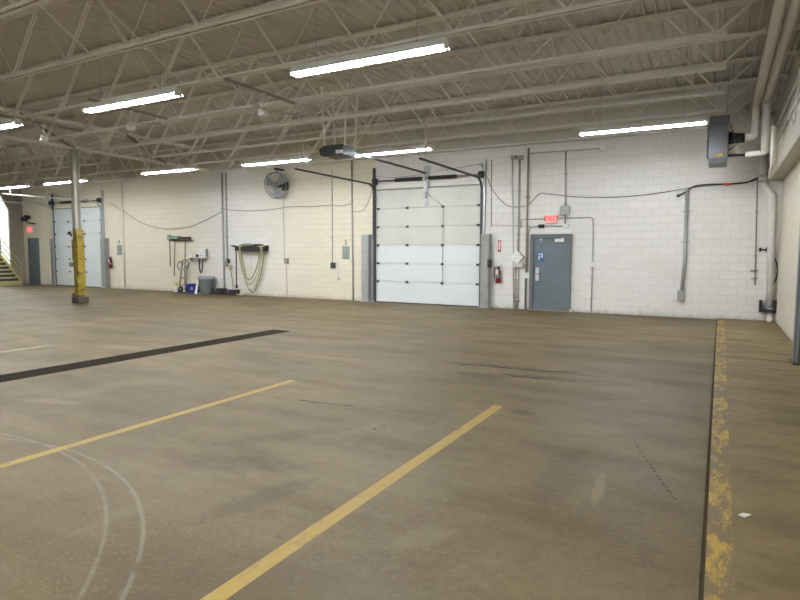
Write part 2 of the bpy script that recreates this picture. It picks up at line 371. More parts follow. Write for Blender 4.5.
an = MB().box(-35.6, -35.3, 11.5, 19, -.1, ZT).box(-35.6, XL-.3, 18.7, 19, -.1, ZT).box(-35.6, XL-.3, 11.5, 11.8, -.1, ZT).box(-35.6, XL-.3, 11.8, 18.7, ZT-.1, ZT).box(-36, XL-.3, 16.9, 19, -.2, 0)
struct('wall_annex', an, 'annex', 'bright white stairwell walls behind the slanted pillar', 'wall')
# ribbed steel roof deck, ribs run towards the back wall
dk = MB(); prof = []; x = XL-.3; pit = .20
while x < RX+.3:
    prof += [(x, ZT+.045), (x+.115, ZT+.045), (x+.14, ZT), (x+.175, ZT)]; x += pit
n = len(prof)
vs = [(px, YB-.3, pz) for px, pz in prof]+[(px, D+.3, pz) for px, pz in prof]
dk.add(vs, [(i, i+1, n+i+1, n+i) for i in range(n-1)]); dk.box(XL-.3, RX+.3, YB-.3, D+.3, ZT+.10, ZT+.16)
struct('ceiling', dk, 'deck', 'ribbed metal roof deck painted dull grey', 'ceiling')
# pilaster between the two far doors
pb = MB().box(-29.55, -28.80, 16.58, D, 0, 4.9); struct('trim_2', pb, 'white_block', 'cream block pilaster between far grey door and far overhead door', 'pilaster')

# ================================================================== ROOF JOISTS
ZB, ZTOP = 4.73, ZT-.005
def joist_part_builders(root, nodes, xl, xr, xm, Y, zb=ZB, zt=ZTOP):
    def chord(z, x0, x1, s, w=.056, t=.008):
        m = MB()
        for sg in (-1, 1):
            m.box(x0, x1, *sorted((Y+sg*.015, Y+sg*(.015+w))), *sorted((z, z+s*t)))
            m.box(x0, x1, *sorted((Y+sg*.015, Y+sg*(.015+t))), *sorted((z, z+s*w)))
        return m
    part('bottom_chord', chord(zb, nodes[0]-.12, nodes[-1]+.12, 1), 'joist', root)
    part('top_chord', chord(zt, xl, xr, -1, .07), 'joist', root)
    zl, zh = zb+.03, zt-.035
    tops = [(nodes[i]+nodes[i+1])/2 for i in range(len(nodes)-1)]
    def thick(a, b, mt='joist'):
        m = MB()
        for sg in (-1, 1): m.bar((a, Y, zl), (b, Y, zh), .026, .022, (0, 1, 0), (0, sg*.024))
        part('web_angle', m, mt, root)
    def thin(a, b): part('web_rod', MB().tube([(a, Y, zl), (b, Y, zh)], .009, 6), 'joist', root)
    tl = [nodes[0]-(nodes[0]-xl)*.86]+tops+[nodes[-1]+(xr-nodes[-1])*.86]
    for i, b in enumerate(nodes):
        lft, rgt = tl[i], tl[i+1]
        last, first = i == len(nodes)-1, i == 0
        if b > xm: thick(b, lft); (thick if last else thin)(b, rgt)
        else: thick(b, rgt); (thick if first else thin)(b, lft)
YJ = [4.35, 5.98, 7.80, 9.60, 11.34, 13.02, 14.65, 16.36]
nR = [-16.5, -14.75, -12.8, -11.2, -9.63, -8.05, -6.52, -5.0, -3.45, -1.87, -.17]
nL = [-29.6, -27.9, -26.3, -24.75, -23.2, -21.65, -20.1, -18.9]
ordn = ['closest to the back wall', 'second out from the back wall', 'third out from the back wall', 'fourth out from the back wall', 'fifth out from the back wall', 'sixth out from the back wall', 'seventh out from the back wall', 'eighth out from the back wall']
protoR = protoL = None
for k, Y in enumerate(reversed(YJ)):
    lab = "white roof joist over the big overhead door's bay, %s" % ordn[k]
    if protoR is None:
        protoR = thing('roof_joist', lab, 'roof joist', (-8.4, Y, ZB), 'roof joists in the main bay'); Y0 = Y
        joist_part_builders(protoR, nR, -17.85, 1.20, -8.8, Y)
        o = protoR
    else:
        o = copy_tree(protoR); o.location = (-8.4, Y, ZB); o['label'] = lab
    if Y > 7:
        lab2 = 'roof joist in the bay past the yellow-footed column, %s' % ordn[k]
        if protoL is None:
            protoL = thing('roof_joist', lab2, 'roof joist', (-24.5, Y, ZB), 'roof joists in the bay past the column')
            joist_part_builders(protoL, nL, XL, -17.89, -24.2, Y)
        else:
            o = copy_tree(protoL); o.location = (-24.5, Y, ZB); o['label'] = lab2
# bridging: rods running across the joists
def bridging(X, mat='joist'):
    t = thing('joist_bridging', None, 'bridging', (X, YJ[0], ZB))
    return t
ylist = YJ
for (X, lab) in ((-3.0, 'cross bridging rods between joists near the gray unit heater'), (-8.95, 'cross bridging rods between joists near the ceiling fan strut')):
    t = thing('joist_bridging', lab, 'bridging', (X, YJ[0], ZB), 'cross bridging between joists')
    for i in range(len(ylist)-1):
        a, b = ylist[i], ylist[i+1]
        part('brace_rod', MB().bar((X, a, ZTOP-.03), (X, b, ZB+.03), .030, .006, (1, 0, 0)), 'joist', t)
        part('brace_rod', MB().bar((X+.05, a, ZB+.03), (X+.05, b, ZTOP-.03), .030, .006, (1, 0, 0)), 'joist', t)
t = thing('joist_bridging', 'thin line of bridging across the joist ends along the right wall', 'bridging', (-.17, YJ[0], ZB))
part('brace_rod', MB().bar((-.17, YJ[0], ZB+.06), (-.17, YJ[-1], ZB+.06), .03, .006, (1, 0, 0)), 'joist', t)
part('brace_rod', MB().bar((-.15, YJ[0], ZTOP-.06), (-.15, YJ[-1], ZTOP-.06), .03, .006, (1, 0, 0)), 'joist', t)

# girder along the column line
GX, GB, GT = -17.87, 4.82, 5.66
g = thing('roof_girder', 'steel truss girder carried by the yellow-footed column', 'roof girder', (GX, 11.22, GB))
for nm, z in (('bottom_chord', GB), ('top_chord', GT)):
    m = MB()
    for sg in (-1, 1):
        m.box(*sorted((GX+sg*.015, GX+sg*.10)), 1.0, D, z, z+.012); m.box(*sorted((GX+sg*.015, GX+sg*.027)), 1.0, D, *sorted((z, z+(.09 if nm[0] == 'b' else -.09))))
    part(nm, m, 'joist', g)
for a, b in [(2.7, 1.0), (2.7, 4.35), (6.0, 4.35), (6.0, 7.8), (9.6, 7.8), (9.6, 11.22), (13.02, 11.22), (13.02, 14.65), (16.4, 14.65)]:
    m = MB()
    for sg in (-1, 1): m.bar((GX, a, GT-.03), (GX, b, GB+.04), .035, .05, (1, 0, 0), (0, sg*.035))
    part('web_angle', m, 'dark_web' if a < b else 'joist', g)  # webs leaning one way take the darker steel colour

# column
cl = thing('support_column', 'pale steel column with grimy yellow painted guard at its foot', 'column', (GX, 11.22, 0), kind='thing')
m = MB().box(GX-.085, GX+.085, 11.12, 11.132, .1, GB).box(GX-.085, GX+.085, 11.308, 11.32, .1, GB).box(GX-.006, GX+.006, 11.13, 11.31, .1, GB)
m.box(GX-.085, GX-.073, 11.12, 11.32, .1, GB).box(GX-.13, GX+.13, 11.09, 11.35, GB-.02, GB)
part('shaft', m, 'cream_steel', cl)
GY = GX+.05
m = MB().bbox(GY-.095, GY-.065, 11.08, 11.34, .2, 2.05, .008); m.bbox(GY-.03, GY+.11, 11.10, 11.34, .22, 2.16, .012); m.bbox(GY-.07, GY-.02, 11.15, 11.34, .2, 2.1, .005); m.bbox(GY-.12, GY-.07, 11.06, 11.28, 1.35, 2.0, .01)
m.prism([(GY-.09, 11.09, 2.05), (GY+.11, 11.09, 2.15), (GY+.08, 11.09, 2.32), (GY+.02, 11.09, 2.24), (GY-.05, 11.09, 2.38)], (0, .25, 0)); m.prism([(GY-.03, 11.07, .3), (GY+.10, 11.07, .3), (GY+.16, 11.07, .62), (GY+.04, 11.07, .9)], (0, .05, 0))
part('guard', m, 'yellow', cl, 'grimy yellow guard')
m = MB().bbox(GX-.16, GX+.20, 11.04, 11.40, 0, .20, .025); m.bbox(GX-.15, GX-.03, 11.06, 11.3, .15, .32, .03); m.bbox(GX+.06, GX+.18, 11.06, 11.3, .15, .26, .03)
part('footing', m, 'base_dirty', cl, 'dark grimy footing')
m = MB().bbox(GX-.21, GX-.10, 11.02, 11.14, 1.16, 1.30, .01); part('outlet_box', m, 'conduit', cl, 'grey outlet box')
m = MB().bbox(GX+.10, GX+.18, 11.08, 11.2, 1.60, 1.72, .01); part('hook_bracket', m, 'yellow', cl)
m = MB().tube([(GX-.22, 11.06, 2.2), (GX-.14, 11.06, 2.26), (GX-.12, 11.1, 2.12)], .03, 8); part('hook', m, 'black', cl, 'small black hook')

# ================================================================== FLUORESCENT LIGHTS
ZF = 4.20
def make_light(label):
    t = thing('fluorescent_light', label, 'light fixture', (0, 0, ZF), 'eight-foot fluorescent fixtures')
    L = 1.22
    m = MB().bbox(-L, L, -.055, .055, ZF+.045, ZF+.115, .006)
    m.box(-L, L, -.022, .022, ZF-.012, ZF+.046)
    part('housing', m, 'fix_white', t)
    m = MB()
    for sg in (-1, 1):
        m.prism([(-L, sg*.052, ZF+.043), (-L, sg*.113, ZF-.002), (-L, sg*.113, ZF+.005), (-L, sg*.052, ZF+.050)], (2*L, 0, 0))
    part('reflector', m, 'fix_white', t)
    for x0, x1 in ((-1.20, -.012), (.012, 1.20)):
        for y in (-.045, .045):
            part('tube_lamp', MB().tube([(x0, y, ZF), (x1, y, ZF)], .019, 8), 'tube', t, 'lit white tube')
    for x in (-1.2, -.4, .4, 1.2): part('reflector_strap', MB().box(x-.01, x+.01, -.09, .09, ZF+.044, ZF+.05), 'fix_white', t)
    for x in (-1.205, 0, 1.205):
        for y in (-.045, .045): part('lamp_holder', MB().box(x-.012, x+.012, y-.024, y+.024, ZF-.022, ZF+.05), 'fix_white', t)
    for x in (-.8, .8): part('hanger_wire', MB().tube([(x, 0, ZF+.11), (x, 0, ZT)], .004, 5), 'conduit', t)
    return t
lights = [(-4.33, 6.82, 'long lit fluorescent fixture nearest above the middle yellow line'),
          (-9.10, 6.75, 'lit fluorescent fixture before the ceiling fan, second along the nearer row'),
          (-13.80, 6.75, 'lit fluorescent fixture cut by the frame edge in the nearer row'),
          (-1.55, 13.0, 'thin lit fluorescent fixture beside the gray unit heater'),
          (-7.55, 13.1, 'lit fluorescent fixture above the big white overhead door, behind its motor'),
          (-11.27, 13.0, 'lit fluorescent fixture in front of the round wall fan'),
          (-15.55, 12.85, 'lit fluorescent fixture above the brooms and the sagging cable'),
          (-21.45, 13.05, 'lit fluorescent fixture partly behind the tall pale column'),
          (-25.25, 13.1, 'lit fluorescent fixture above the yellow stair, farthest in the back row')]
L0 = None
for x, y, lab in lights:
    if L0 is None: L0 = o = make_light(lab)
    else: o = copy_tree(L0)
    o.location = (x, y, ZF); o['label'] = lab
for x, y, lab in ((-33.2, 15.6, 'lit fluorescent fixture inside the white stairwell, above the stair'), (-33.2, 17.4, 'unseen lit fluorescent fixture added inside the white stairwell, by its back wall')):
    o = copy_tree(L0); o.location = (x, y, ZF+.6); o['label'] = lab; o['group'] = 'stairwell light'  # fixture by the back wall is an unseen extra, added to brighten the stairwell
for x, lab in ((-1.4, 'unseen fluorescent fixture added behind the camera, by the walkway'), (-5.6, 'unseen fluorescent fixture added behind the camera, second from the walkway'), (-9.8, 'unseen fluorescent fixture added behind the camera, third from the walkway'), (-14.0, 'unseen fluorescent fixture added behind the camera, by the girder')):
    o = copy_tree(L0); o.location = (x, .6, ZF); o['label'] = lab  # row added out of view to brighten the near floor

# ================================================================== OVERHEAD DOORS
def overhead_door(name, label, x0, x1, z1, split, track_mat, rail=True):
    t = thing(name, label, 'door', ((x0+x1)/2, D, 0), kind='structure')
    n = 6; hs = (z1-.10)/n; yf = D-.055
    hx = [x0+(x1-x0)*.315, x0+(x1-x0)*.66]
    for i in range(n):
        z = .02 if i == 0 else .10+i*hs-.08*(i == 0)
        hh = (.10+hs*(i+1))-z
        m = MB().bbox(x0, x1, yf, yf+.05, z+.006, z+hh-.006, .004)
        if i >= split:
            for j in range(1, 7): m.box(x0+.05, x1-.05, yf-.004, yf+.001, z+hh*j/7-.006, z+hh*j/7+.006)
        p = part('door_panel', m, 'panel_white' if i < split else 'panel_grey', t, 'bright white lower section' if i < split else 'dull ribbed upper section')
        if i:
            for xx in hx+[x0+.05, x1-.05]:
                part('hinge', MB().bbox(xx-.045, xx+.045, yf-.035, yf, z-.035, z+.035, .006), 'dark_steel', t)
    part('bottom_seal', MB().box(x0, x1, yf, yf+.05, 0, .03), 'black', t)
    zr = 3.88; R = .38
    for sx, xx in ((-1, x0-.055), (1, x1+.055)):
        pts = [(xx, D-.10, .0), (xx, D-.10, zr-R)]+[(xx, D-.10-R+R*math.cos(a), zr-R+R*math.sin(a)) for a in [math.pi/2*k/8 for k in range(1, 9)]]+[(xx, D-4.2, zr)]
        m = MB()
        for a, b in zip(pts[:-1], pts[1:]): m.bar(a, b, .045, .055, (1, 0, 0) if abs(a[2]-b[2]) > .3 else (1, 0, .001))
        part('track', m, track_mat, t)
        part('track_angle', MB().box(*sorted((xx+sx*.03, xx+sx*.10)), D-.08, D, 0, z1+.75), 'galv' if sx > 0 else 'dark_steel', t)
        part('cable_drum', MB().lathe((xx-sx*.02, D-.16, z1+.30), [(.06, -.05), (.10, -.05), (.10, .05), (.06, .05)], (1, 0, 0), 14).bbox(xx-.05, xx+.05, D-.22, D, z1+.2, z1+.4, .005), 'dark_steel', t)
        part('track_hanger', MB().bar((xx, D-3.9, zr), (xx, D-3.9, ZB+.0), .03, .03), 'conduit_white', t)
    xm = (x0+x1)/2
    part('torsion_shaft', MB().tube([(x0-.05, D-.16, z1+.30), (x1+.05, D-.16, z1+.30)], .016, 8), 'dark_steel', t)
    for a, b in ((x0+.75, xm-.13), (xm+.13, x1-.75)):
        part('torsion_spring', MB().tube([(a, D-.16, z1+.30), (b, D-.16, z1+.30)], .055, 12), 'black', t)
    part('header_bracket', MB().box(xm-.10, xm+.10, D-.05, D, z1-.0, z1+.7).box(xm-.03, xm+.03, D-.22, D-.05, z1+.22, z1+.38), 'galv', t)
    part('top_seal', MB().box(x0-.02, x1+.02, D-.05, D, z1, z1+.05), 'conduit_dark', t)
    if rail:
        zz = 4.15
        part('opener_rail', MB().bar((xm, D-.1, zz), (xm, 12.4, zz), .045, .05), 'dark_steel', t)
        part('door_arm', MB().bar((xm, D-.12, z1-.55), (xm, D-.12, zz), .10, .018, (0, 1, 0)).bbox(xm-.04, xm+.04, D-.20, D-.1, z1-.32, z1-.12, .01), 'galv', t)
        hx2 = hx[1]+.03
        part('pull_rope', MB().tube([(xm+.05, D-.15, z1-.15), (hx2, D-.1, z1-hs*.98)], .006, 5).tube([(hx2, D-.1, z1-hs*.98), (hx2, D-.1, .62)], .007, 5), 'wire', t)
    return t
d1 = overhead_door('door_1', 'big white sectional overhead door with dark springs above', -10.05, -6.41, 3.69, 3, 'dark_steel')
d2 = overhead_door('door_2', 'far white sectional overhead door behind the yellow-footed column', -28.28, -24.66, 3.66, 6, 'galv', rail=False)

# operator motor of the big door, hung from the joists
mx, my = -8.45, 12.15
t = thing('door_operator', 'dark door operator motor hung at the end of the ceiling rail', 'door operator', (mx, my, 4.0))
part('case', MB().bbox(mx-.32, mx+.30, my-.28, my+.3, 4.02, 4.28, .02), 'dark_steel', t)
part('motor', MB().tube([(mx-.5, my-.05, 4.18), (mx-.1, my-.05, 4.18)], .11, 14), 'black', t)
part('sprocket', MB().lathe((mx+.15, my, 4.28), [(.12, 0), (.12, .04), (.05, .05)], n=16), 'conduit', t)
part('lens', MB().bbox(mx+.1, mx+.3, my-.31, my-.27, 4.06, 4.14, .01), 'white', t, 'small pale lens')
for dx in (-.3, .3):
    for dy in (-.2, .25):
        part('hanger_angle', MB().bar((mx+dx, my+dy, 4.25), (mx+dx*1.3, my+dy, 5.75), .035, .035), 'joist', t)
part('cord', MB().tube(smooth_path([(mx-.45, my-.1, 4.15), (mx-.8, my, 4.0), (mx-1.3, my+.1, 3.92), (mx-1.55, my+.1, 3.9)]), .012, 6), 'conduit_white', t)

# steel jamb guards beside the doors
def guard(name, label, x0, x1, z1, mat, dy=.22, plates=True, group=None):
    t = thing(name, label, 'jamb guard', ((x0+x1)/2, D, 0), group)
    part('channel', MB().bbox(x0, x1, D-dy, D-dy+.02, .03, z1, .006).box(x0, x0+.02, D-dy, D-.02, .03, z1).box(x1-.02, x1, D-dy, D-.02, .03, z1), mat, t)
    part('foot_plate', MB().bbox(x0-.04, x1+.04, D-dy-.05, D-.02, 0, .035, .004), mat, t)
    for i in range(3): part('anchor_bolt', MB().lathe((x0+(x1-x0)*(.2+.3*i), D-dy-.025, .03), [(.02, 0), (.02, .03)], n=8), 'galv', t)
    return t
guard('jamb_guard', 'tall gray steel jamb guard between big white door and fire extinguisher', -6.32, -6.04, 2.22, 'grey_guard')
guard('jamb_guard', 'shiny galvanised jamb guard at the cream side of the big white door', -10.54, -10.27, 2.25, 'galv', .24)
guard('jamb_guard', 'narrow dark gray post between the galvanised guard and the big white door', -10.25, -10.15, 2.08, 'grey_guard', .12)
guard('jamb_guard', 'gray jamb guard beside the far overhead door, behind the far extinguisher', -24.55, -24.22, 2.25, 'grey_guard')
guard('jamb_guard', 'gray jamb guard between the pilaster and the far overhead door', -28.62, -28.46, 2.25, 'grey_guard', .10)
solo('wall_switch_box', MB().bbox(-6.08, -5.98, D-.27, D-.13, 1.22, 1.46, .012), 'black', 'small black switch box beside the gray jamb guard', 'switch')

# ================================================================== PERSONNEL DOORS
t = thing('door_3', 'blue gray steel personnel door under the exit sign', 'door', (-4.23, D, 0), kind='structure')
part('frame', MB().box(-4.84, -4.74, D-.10, D, 0, 2.2).box(-3.73, -3.66, D-.10, D, 0, 2.2).box(-4.74, -3.73, D-.10, D, 2.09, 2.2), 'frame_blue', t)
lf = part('door_leaf', MB().bbox(-4.74, -3.73, D-.055, D-.01, .015, 2.09, .003), 'door_blue', t)
part('lock_plate', MB().bbox(-4.675, -4.575, D-.064, D-.054, .86, 1.24, .003), 'chrome', lf, 'pale lock plate')
part('lever_handle', MB().tube([(-4.62, D-.06, 1.06), (-4.62, D-.11, 1.06), (-4.50, D-.11, 1.055)], .011, 8), 'dark_steel', lf)
nt_ = part('notice', MB().box(-4.63, -4.44, D-.060, D-.054, 1.42, 1.70), 'blue_sign', lf, 'blue notice')
part('symbol', MB().box(-4.60, -4.56, D-.062, D-.059, 1.46, 1.58).lathe((-4.58, D-.060, 1.63), [(.028, 0), (.028, -.002)], (0, 1, 0), 12).box(-4.53, -4.47, D-.062, D-.059, 1.52, 1.66), 'chrome', nt_)
part('door_closer', MB().bbox(-4.13, -3.87, D-.125, D-.055, 1.97, 2.065, .008), 'white', t, 'white closer box')
part('closer_arm', MB().bar((-3.97, D-.09, 2.06), (-3.87, D-.10, 2.12), .03, .012).bbox(-4.56, -4.50, D-.08, D-.054, 2.02, 2.07, .004), 'chrome', t)
part('threshold', MB().bbox(-4.84, -3.60, D-.12, D, 0, .02, .004), 'conduit_dark', t)
solo('door_stop_block', MB().bbox(-3.66, -3.56, D-.16, D-.03, 0, .09, .008), 'conduit_white', 'small pale block on the floor at the hinge side of the gray door', 'block')

t = thing('door_4', 'far dark gray personnel door beside the cream pilaster', 'door', (-30.0, D, 0), kind='structure')
part('frame', MB().box(-30.62, -30.46, D-.06, D, 0, 2.32).box(-29.56, -29.5, D-.06, D, 0, 2.32).box(-30.46, -29.56, D-.06, D, 2.2, 2.32), 'frame_blue', t)
lf = part('door_leaf', MB().bbox(-30.46, -29.56, D-.055, D-.01, .015, 2.2, .003), 'door_blue', t)
part('lever_handle', MB().tube([(-30.38, D-.06, 1.06), (-30.38, D-.11, 1.06), (-30.26, D-.11, 1.055)], .012, 8), 'chrome', lf)

# exit signs
def exit_sign(label, x, z, w=.42, h=.25):
    t = thing('exit_sign', label, 'exit sign', (x, D, z))
    part('housing', MB().bbox(x-w/2, x+w/2, D-.09, D, z-h/2, z+h/2, .006), 'white', t)
    part('face', MB().box(x-w/2+.02, x+w/2-.02, D-.094, D-.089, z-h/2+.02, z+h/2-.02), 'exit_face', t, 'glowing pale red face')
    lettering('lettering', 'EXIT', h*.88, (x-.005, D-.096, z), 'exit_red', t)
    return t
p = wp(551.5, 218.8, D-.09); exit_sign('lit red exit sign above the blue gray steel door', p.x, p.z, .33, .24)
p = wp(30.3, 229.5, D-.05); exit_sign('far lit red exit sign above the far dark gray door', p.x, p.z, .52, .33)
# far emergency light with two heads
p = wp(27, 219, D-.1); t = thing('emergency_light', 'black twin-head emergency light above the far exit sign', 'emergency light', (p.x, D, p.z))
part('arm', MB().tube([(p.x+.55, D, p.z-.25), (p.x+.2, D-.15, p.z-.2), (p.x-.12, D-.15, p.z-.05)], .03, 8), 'black', t)
part('lamp_head', MB().lathe((p.x-.1, D-.15, p.z), [(.05, .12), (.10, .08), (.13, -.12), (.11, -.14)], (-.2, 1, .1), 14), 'black', t)
part('lamp_head', MB().lathe((p.x+.14, D-.15, p.z+.08), [(.05, .12), (.09, .08), (.12, -.12), (.10, -.14)], (.2, 1, .1), 14), 'black', t)

# ================================================================== WALL CONDUITS, BOXES, CABLES
def conduit(label, pts, r, mat, boxes=(), straps=True, off=.0, name='conduit', cat='conduit', Y=D):
    P = [wp(x, y, Y-r-.004-off) for x, y in pts]
    t = thing(name, label, cat, (P[0].x, Y, min(q.z for q in P)))
    part('pipe' if r > .008 else 'cable', MB().tube(P, r, 8), mat, t)
    for (x, y, w, h, d, bm) in boxes:
        q = wp(x, y, Y-d); part('junction_box', MB().bbox(q.x-w/2, q.x+w/2, Y-d, Y-.002, q.z-h/2, q.z+h/2, .008), bm, t)
    if straps and r > .008:
        for i in range(len(P)-1):
            L = (P[i+1]-P[i]).length
            if L > 1.2:
                for k in (.3, .72):
                    q = P[i].lerp(P[i+1], k); part('strap', MB().box(q.x-r*2.2, q.x+r*2.2, Y-2*r-.010-off, Y-.001, q.z-.012, q.z+.012), mat, t)
    return t
conduit('thick tan conduit on the cream wall right of the far numbered sign', [(121.3, 176), (125, 287)], .032, 'pipe_tan')
conduit('gray conduit with valve box ending above black floor boxes', [(221.8, 173), (224.5, 290)], .035, 'conduit', [(225, 263, .22, .25, .10, 'conduit_dark')])
conduit('thinner gray conduit close beside the valve conduit', [(225.7, 173), (227.6, 260.5)], .028, 'conduit', [(227.2, 261, .14, .16, .09, 'dark_steel')])
conduit('thin drop conduit under the round wall fan', [(283, 200), (284.2, 259), (286, 262), (287.2, 296)], .014, 'conduit_white', [(285.6, 261, .17, .20, .08, 'conduit_dark')], False)
conduit('thin conduit ending in a small dark outlet left of the number 5 sign', [(332, 170), (332.5, 263)], .013, 'conduit_dark', [(332.4, 265.5, .17, .20, .08, 'dark_steel')])
conduit('short faint conduit stub below the small dark outlet', [(337.6, 262), (338, 279)], .010, 'conduit_white', [(338, 279, .08, .07, .05, 'conduit_white')], False)
conduit('full height gray pipe on the cream wall right of the number 5 sign', [(351.6, 158), (353.2, 301)], .026, 'conduit')
conduit('thin faint wall conduit next to the jamb guard of the big door', [(491.6, 160), (491.3, 227)], .010, 'conduit_dark', (), False)
conduit('thin full height conduit passing behind the white diamond sign', [(512.4, 157), (513.6, 309.5)], .018, 'conduit_white', [(513, 157, .16, .10, .14, 'conduit_dark')])
conduit('pale conduit dropping to the box under the white diamond sign', [(519.7, 159), (518, 264)], .026, 'conduit', [(519.8, 157.5, .17, .12, .10, 'conduit'), (517.8, 265, .30, .14, .09, 'conduit_white')])
conduit('dark thin conduit under the diamond sign box, nearer the extinguisher', [(516, 267), (515.6, 309)], .016, 'conduit_dark', (), True)
conduit('dark thin conduit under the diamond sign box, nearer the door', [(519, 267), (517.6, 309)], .016, 'conduit_dark', [(517, 301, .18, .035, .05, 'conduit_dark')], False)
conduit('thick dark full height pipe left of the blue gray door', [(528.6, 148), (525.2, 309.5)], .028, 'conduit_dark')
conduit('gray conduit dropping to the gray box above the exit sign', [(565.8, 151), (565.2, 226)], .022, 'conduit', [(564.2, 210.5, .26, .25, .12, 'conduit'), (565.4, 226.2, .16, .13, .07, 'white')])
conduit('pale conduit looping over the exit sign and down right of the door', [(521, 228), (521, 221.5), (522.5, 219.6), (546, 218.7), (556, 218.4), (590.5, 217.4), (593, 219), (593.3, 222), (592.6, 264), (591, 312.5)], .016, 'conduit', [(592.8, 264.5, .14, .13, .07, 'white')], True)
conduit('gray conduit bending from the door frame side to the black fitting', [(527.6, 274), (528.2, 234), (529.4, 229), (533, 227), (541, 226), (565, 226.3)], .014, 'conduit_dark', [(527.2, 275.5, .13, .17, .06, 'white'), (541, 226.2, .16, .10, .07, 'black')], False)
conduit('thin cable crossing the wall left of the exit sign', [(492, 225), (512, 225.6), (531, 226.6)], .006, 'wire', (), False)
conduit('conduit running along the top of the wall to a small white box', [(528, 153.5), (565, 151), (603, 148.2)], .014, 'conduit', [(603, 147.6, .16, .14, .10, 'white')], False)
conduit('thick gray conduit with bottom outlet box below the black cable end', [(687.3, 189.5), (684.6, 262), (681.4, 293)], .045, 'conduit', [(680.6, 295.5, .16, .26, .12, 'conduit')])
conduit('thin gray wall pipe with small valves beside the white downspout', [(757.4, 180), (755, 285)], .014, 'conduit_dark', [(754.2, 270.5, .18, .025, .06, 'conduit_dark'), (754.4, 278.5, .14, .025, .06, 'conduit_dark')])
conduit('short black wall bracket rod next to the white downspout', [(759.8, 249.6), (768, 249.4)], .014, 'black', [(760.3, 249.6, .05, .09, .05, 'black'), (767, 249.4, .04, .12, .05, 'black')], False, .03, 'wall_bracket', 'bracket')

def cable(label, pts, r, mat, name='wall_cable', off=.02):
    P = smooth_path([wp(x, y, D-off) for x, y in pts], 7)
    return solo(name, MB().tube(P, r, 6), mat, label, 'cable')
cable('thin cable sagging across the cream wall above the brooms', [(110, 203), (122, 210), (140, 222), (158, 228), (174, 229), (192, 226), (210, 218), (223, 211)], .012, 'wire')
cable('thin cable strung level across the wall below the round fan', [(224, 209.3), (248, 211), (270, 209.8), (290, 206.8), (312, 206.5), (332, 205), (340, 206), (352, 203.5)], .010, 'wire')
cable('thin drooping cable beside the curved track of the big door', [(352, 211), (358, 212), (364, 209), (369, 200), (373, 187)], .007, 'wire')
cable('thin cable from big door top corner running right across the wall', [(481, 164.5), (485.5, 174), (492, 189), (497, 196), (503, 202.5), (509, 206), (517, 207), (527, 205.5), (533, 200), (540, 193.6), (548, 193.8), (572, 196.6), (596, 197.4), (622, 196.8), (652, 194), (680, 189.5), (696, 187), (722, 184.5), (750, 181.5), (757, 180)], .011, 'wire')
t = thing('power_cable', 'black cable on the right of the wall with red tape', 'cable', wp(679, 195, D))
part('cable', MB().tube(smooth_path([wp(x, y, D-.045) for x, y in [(678, 195.8), (684, 193), (690, 188.6), (697, 185.6), (712, 184.2), (730, 184), (746, 182.6), (752, 180.4), (758, 177.5)]]), .018, 8), 'black', t)
a, b = wp(723.5, 184.3, D-.045), wp(731.5, 184.2, D-.045)
part('tape', MB().tube([a, b], .032, 10), 'orange', t, 'red tape wrap')
part('plug', MB().tube([wp(677, 196.4, D-.045), wp(679.6, 195, D-.045)], .035, 10), 'black', t)
cable('thin wire from big door track up to the wall corner post', [(375, 176), (392, 177.5), (410, 176), (440, 171), (482, 163.5)], .006, 'wire', off=.06)

# sign placards with numbers
def placard(label, px0, py0, px1, py1, num, npx, npy):
    a, b = wp(px0, py1, D-.01), wp(px1, py0, D-.01)
    t = thing('wall_placard', label, 'sign', ((a.x+b.x)/2, D, a.z)); W, Hh = b.x-a.x, b.z-a.z
    part('plate', MB().bbox(a.x, b.x, D-.012, D, a.z, b.z, .003), 'sign_grey', t)
    m = MB()
    for k, (u0, u1, v, w) in enumerate([(.12, .88, .84, .07), (.2, .45, .62, .05), (.5, .85, .55, .09), (.2, .8, .38, .03), (.3, .8, .30, .03), (.15, .85, .10, .07)]):
        m.box(a.x+W*u0, a.x+W*u1, D-.014, D-.0115, a.z+Hh*(v-w/2), a.z+Hh*(v+w/2))
    part('print', m, 'can', t)
    q = wp(npx, npy, D-.004)
    o = thing('wall_number', 'black number %s painted above the %s placard' % (num, 'far' if num == '4' else 'nearer'), 'number', (q.x, D, q.z))
    lettering('lettering', num, .25, (q.x, D-.004, q.z), 'ink', o)
placard('gray placard below the number 5 on the cream wall', 342.3, 246, 349.5, 259, '5', 346, 242.6)
placard('far gray placard beside the far overhead door', 117.2, 245, 121.8, 255, '4', 119, 242)

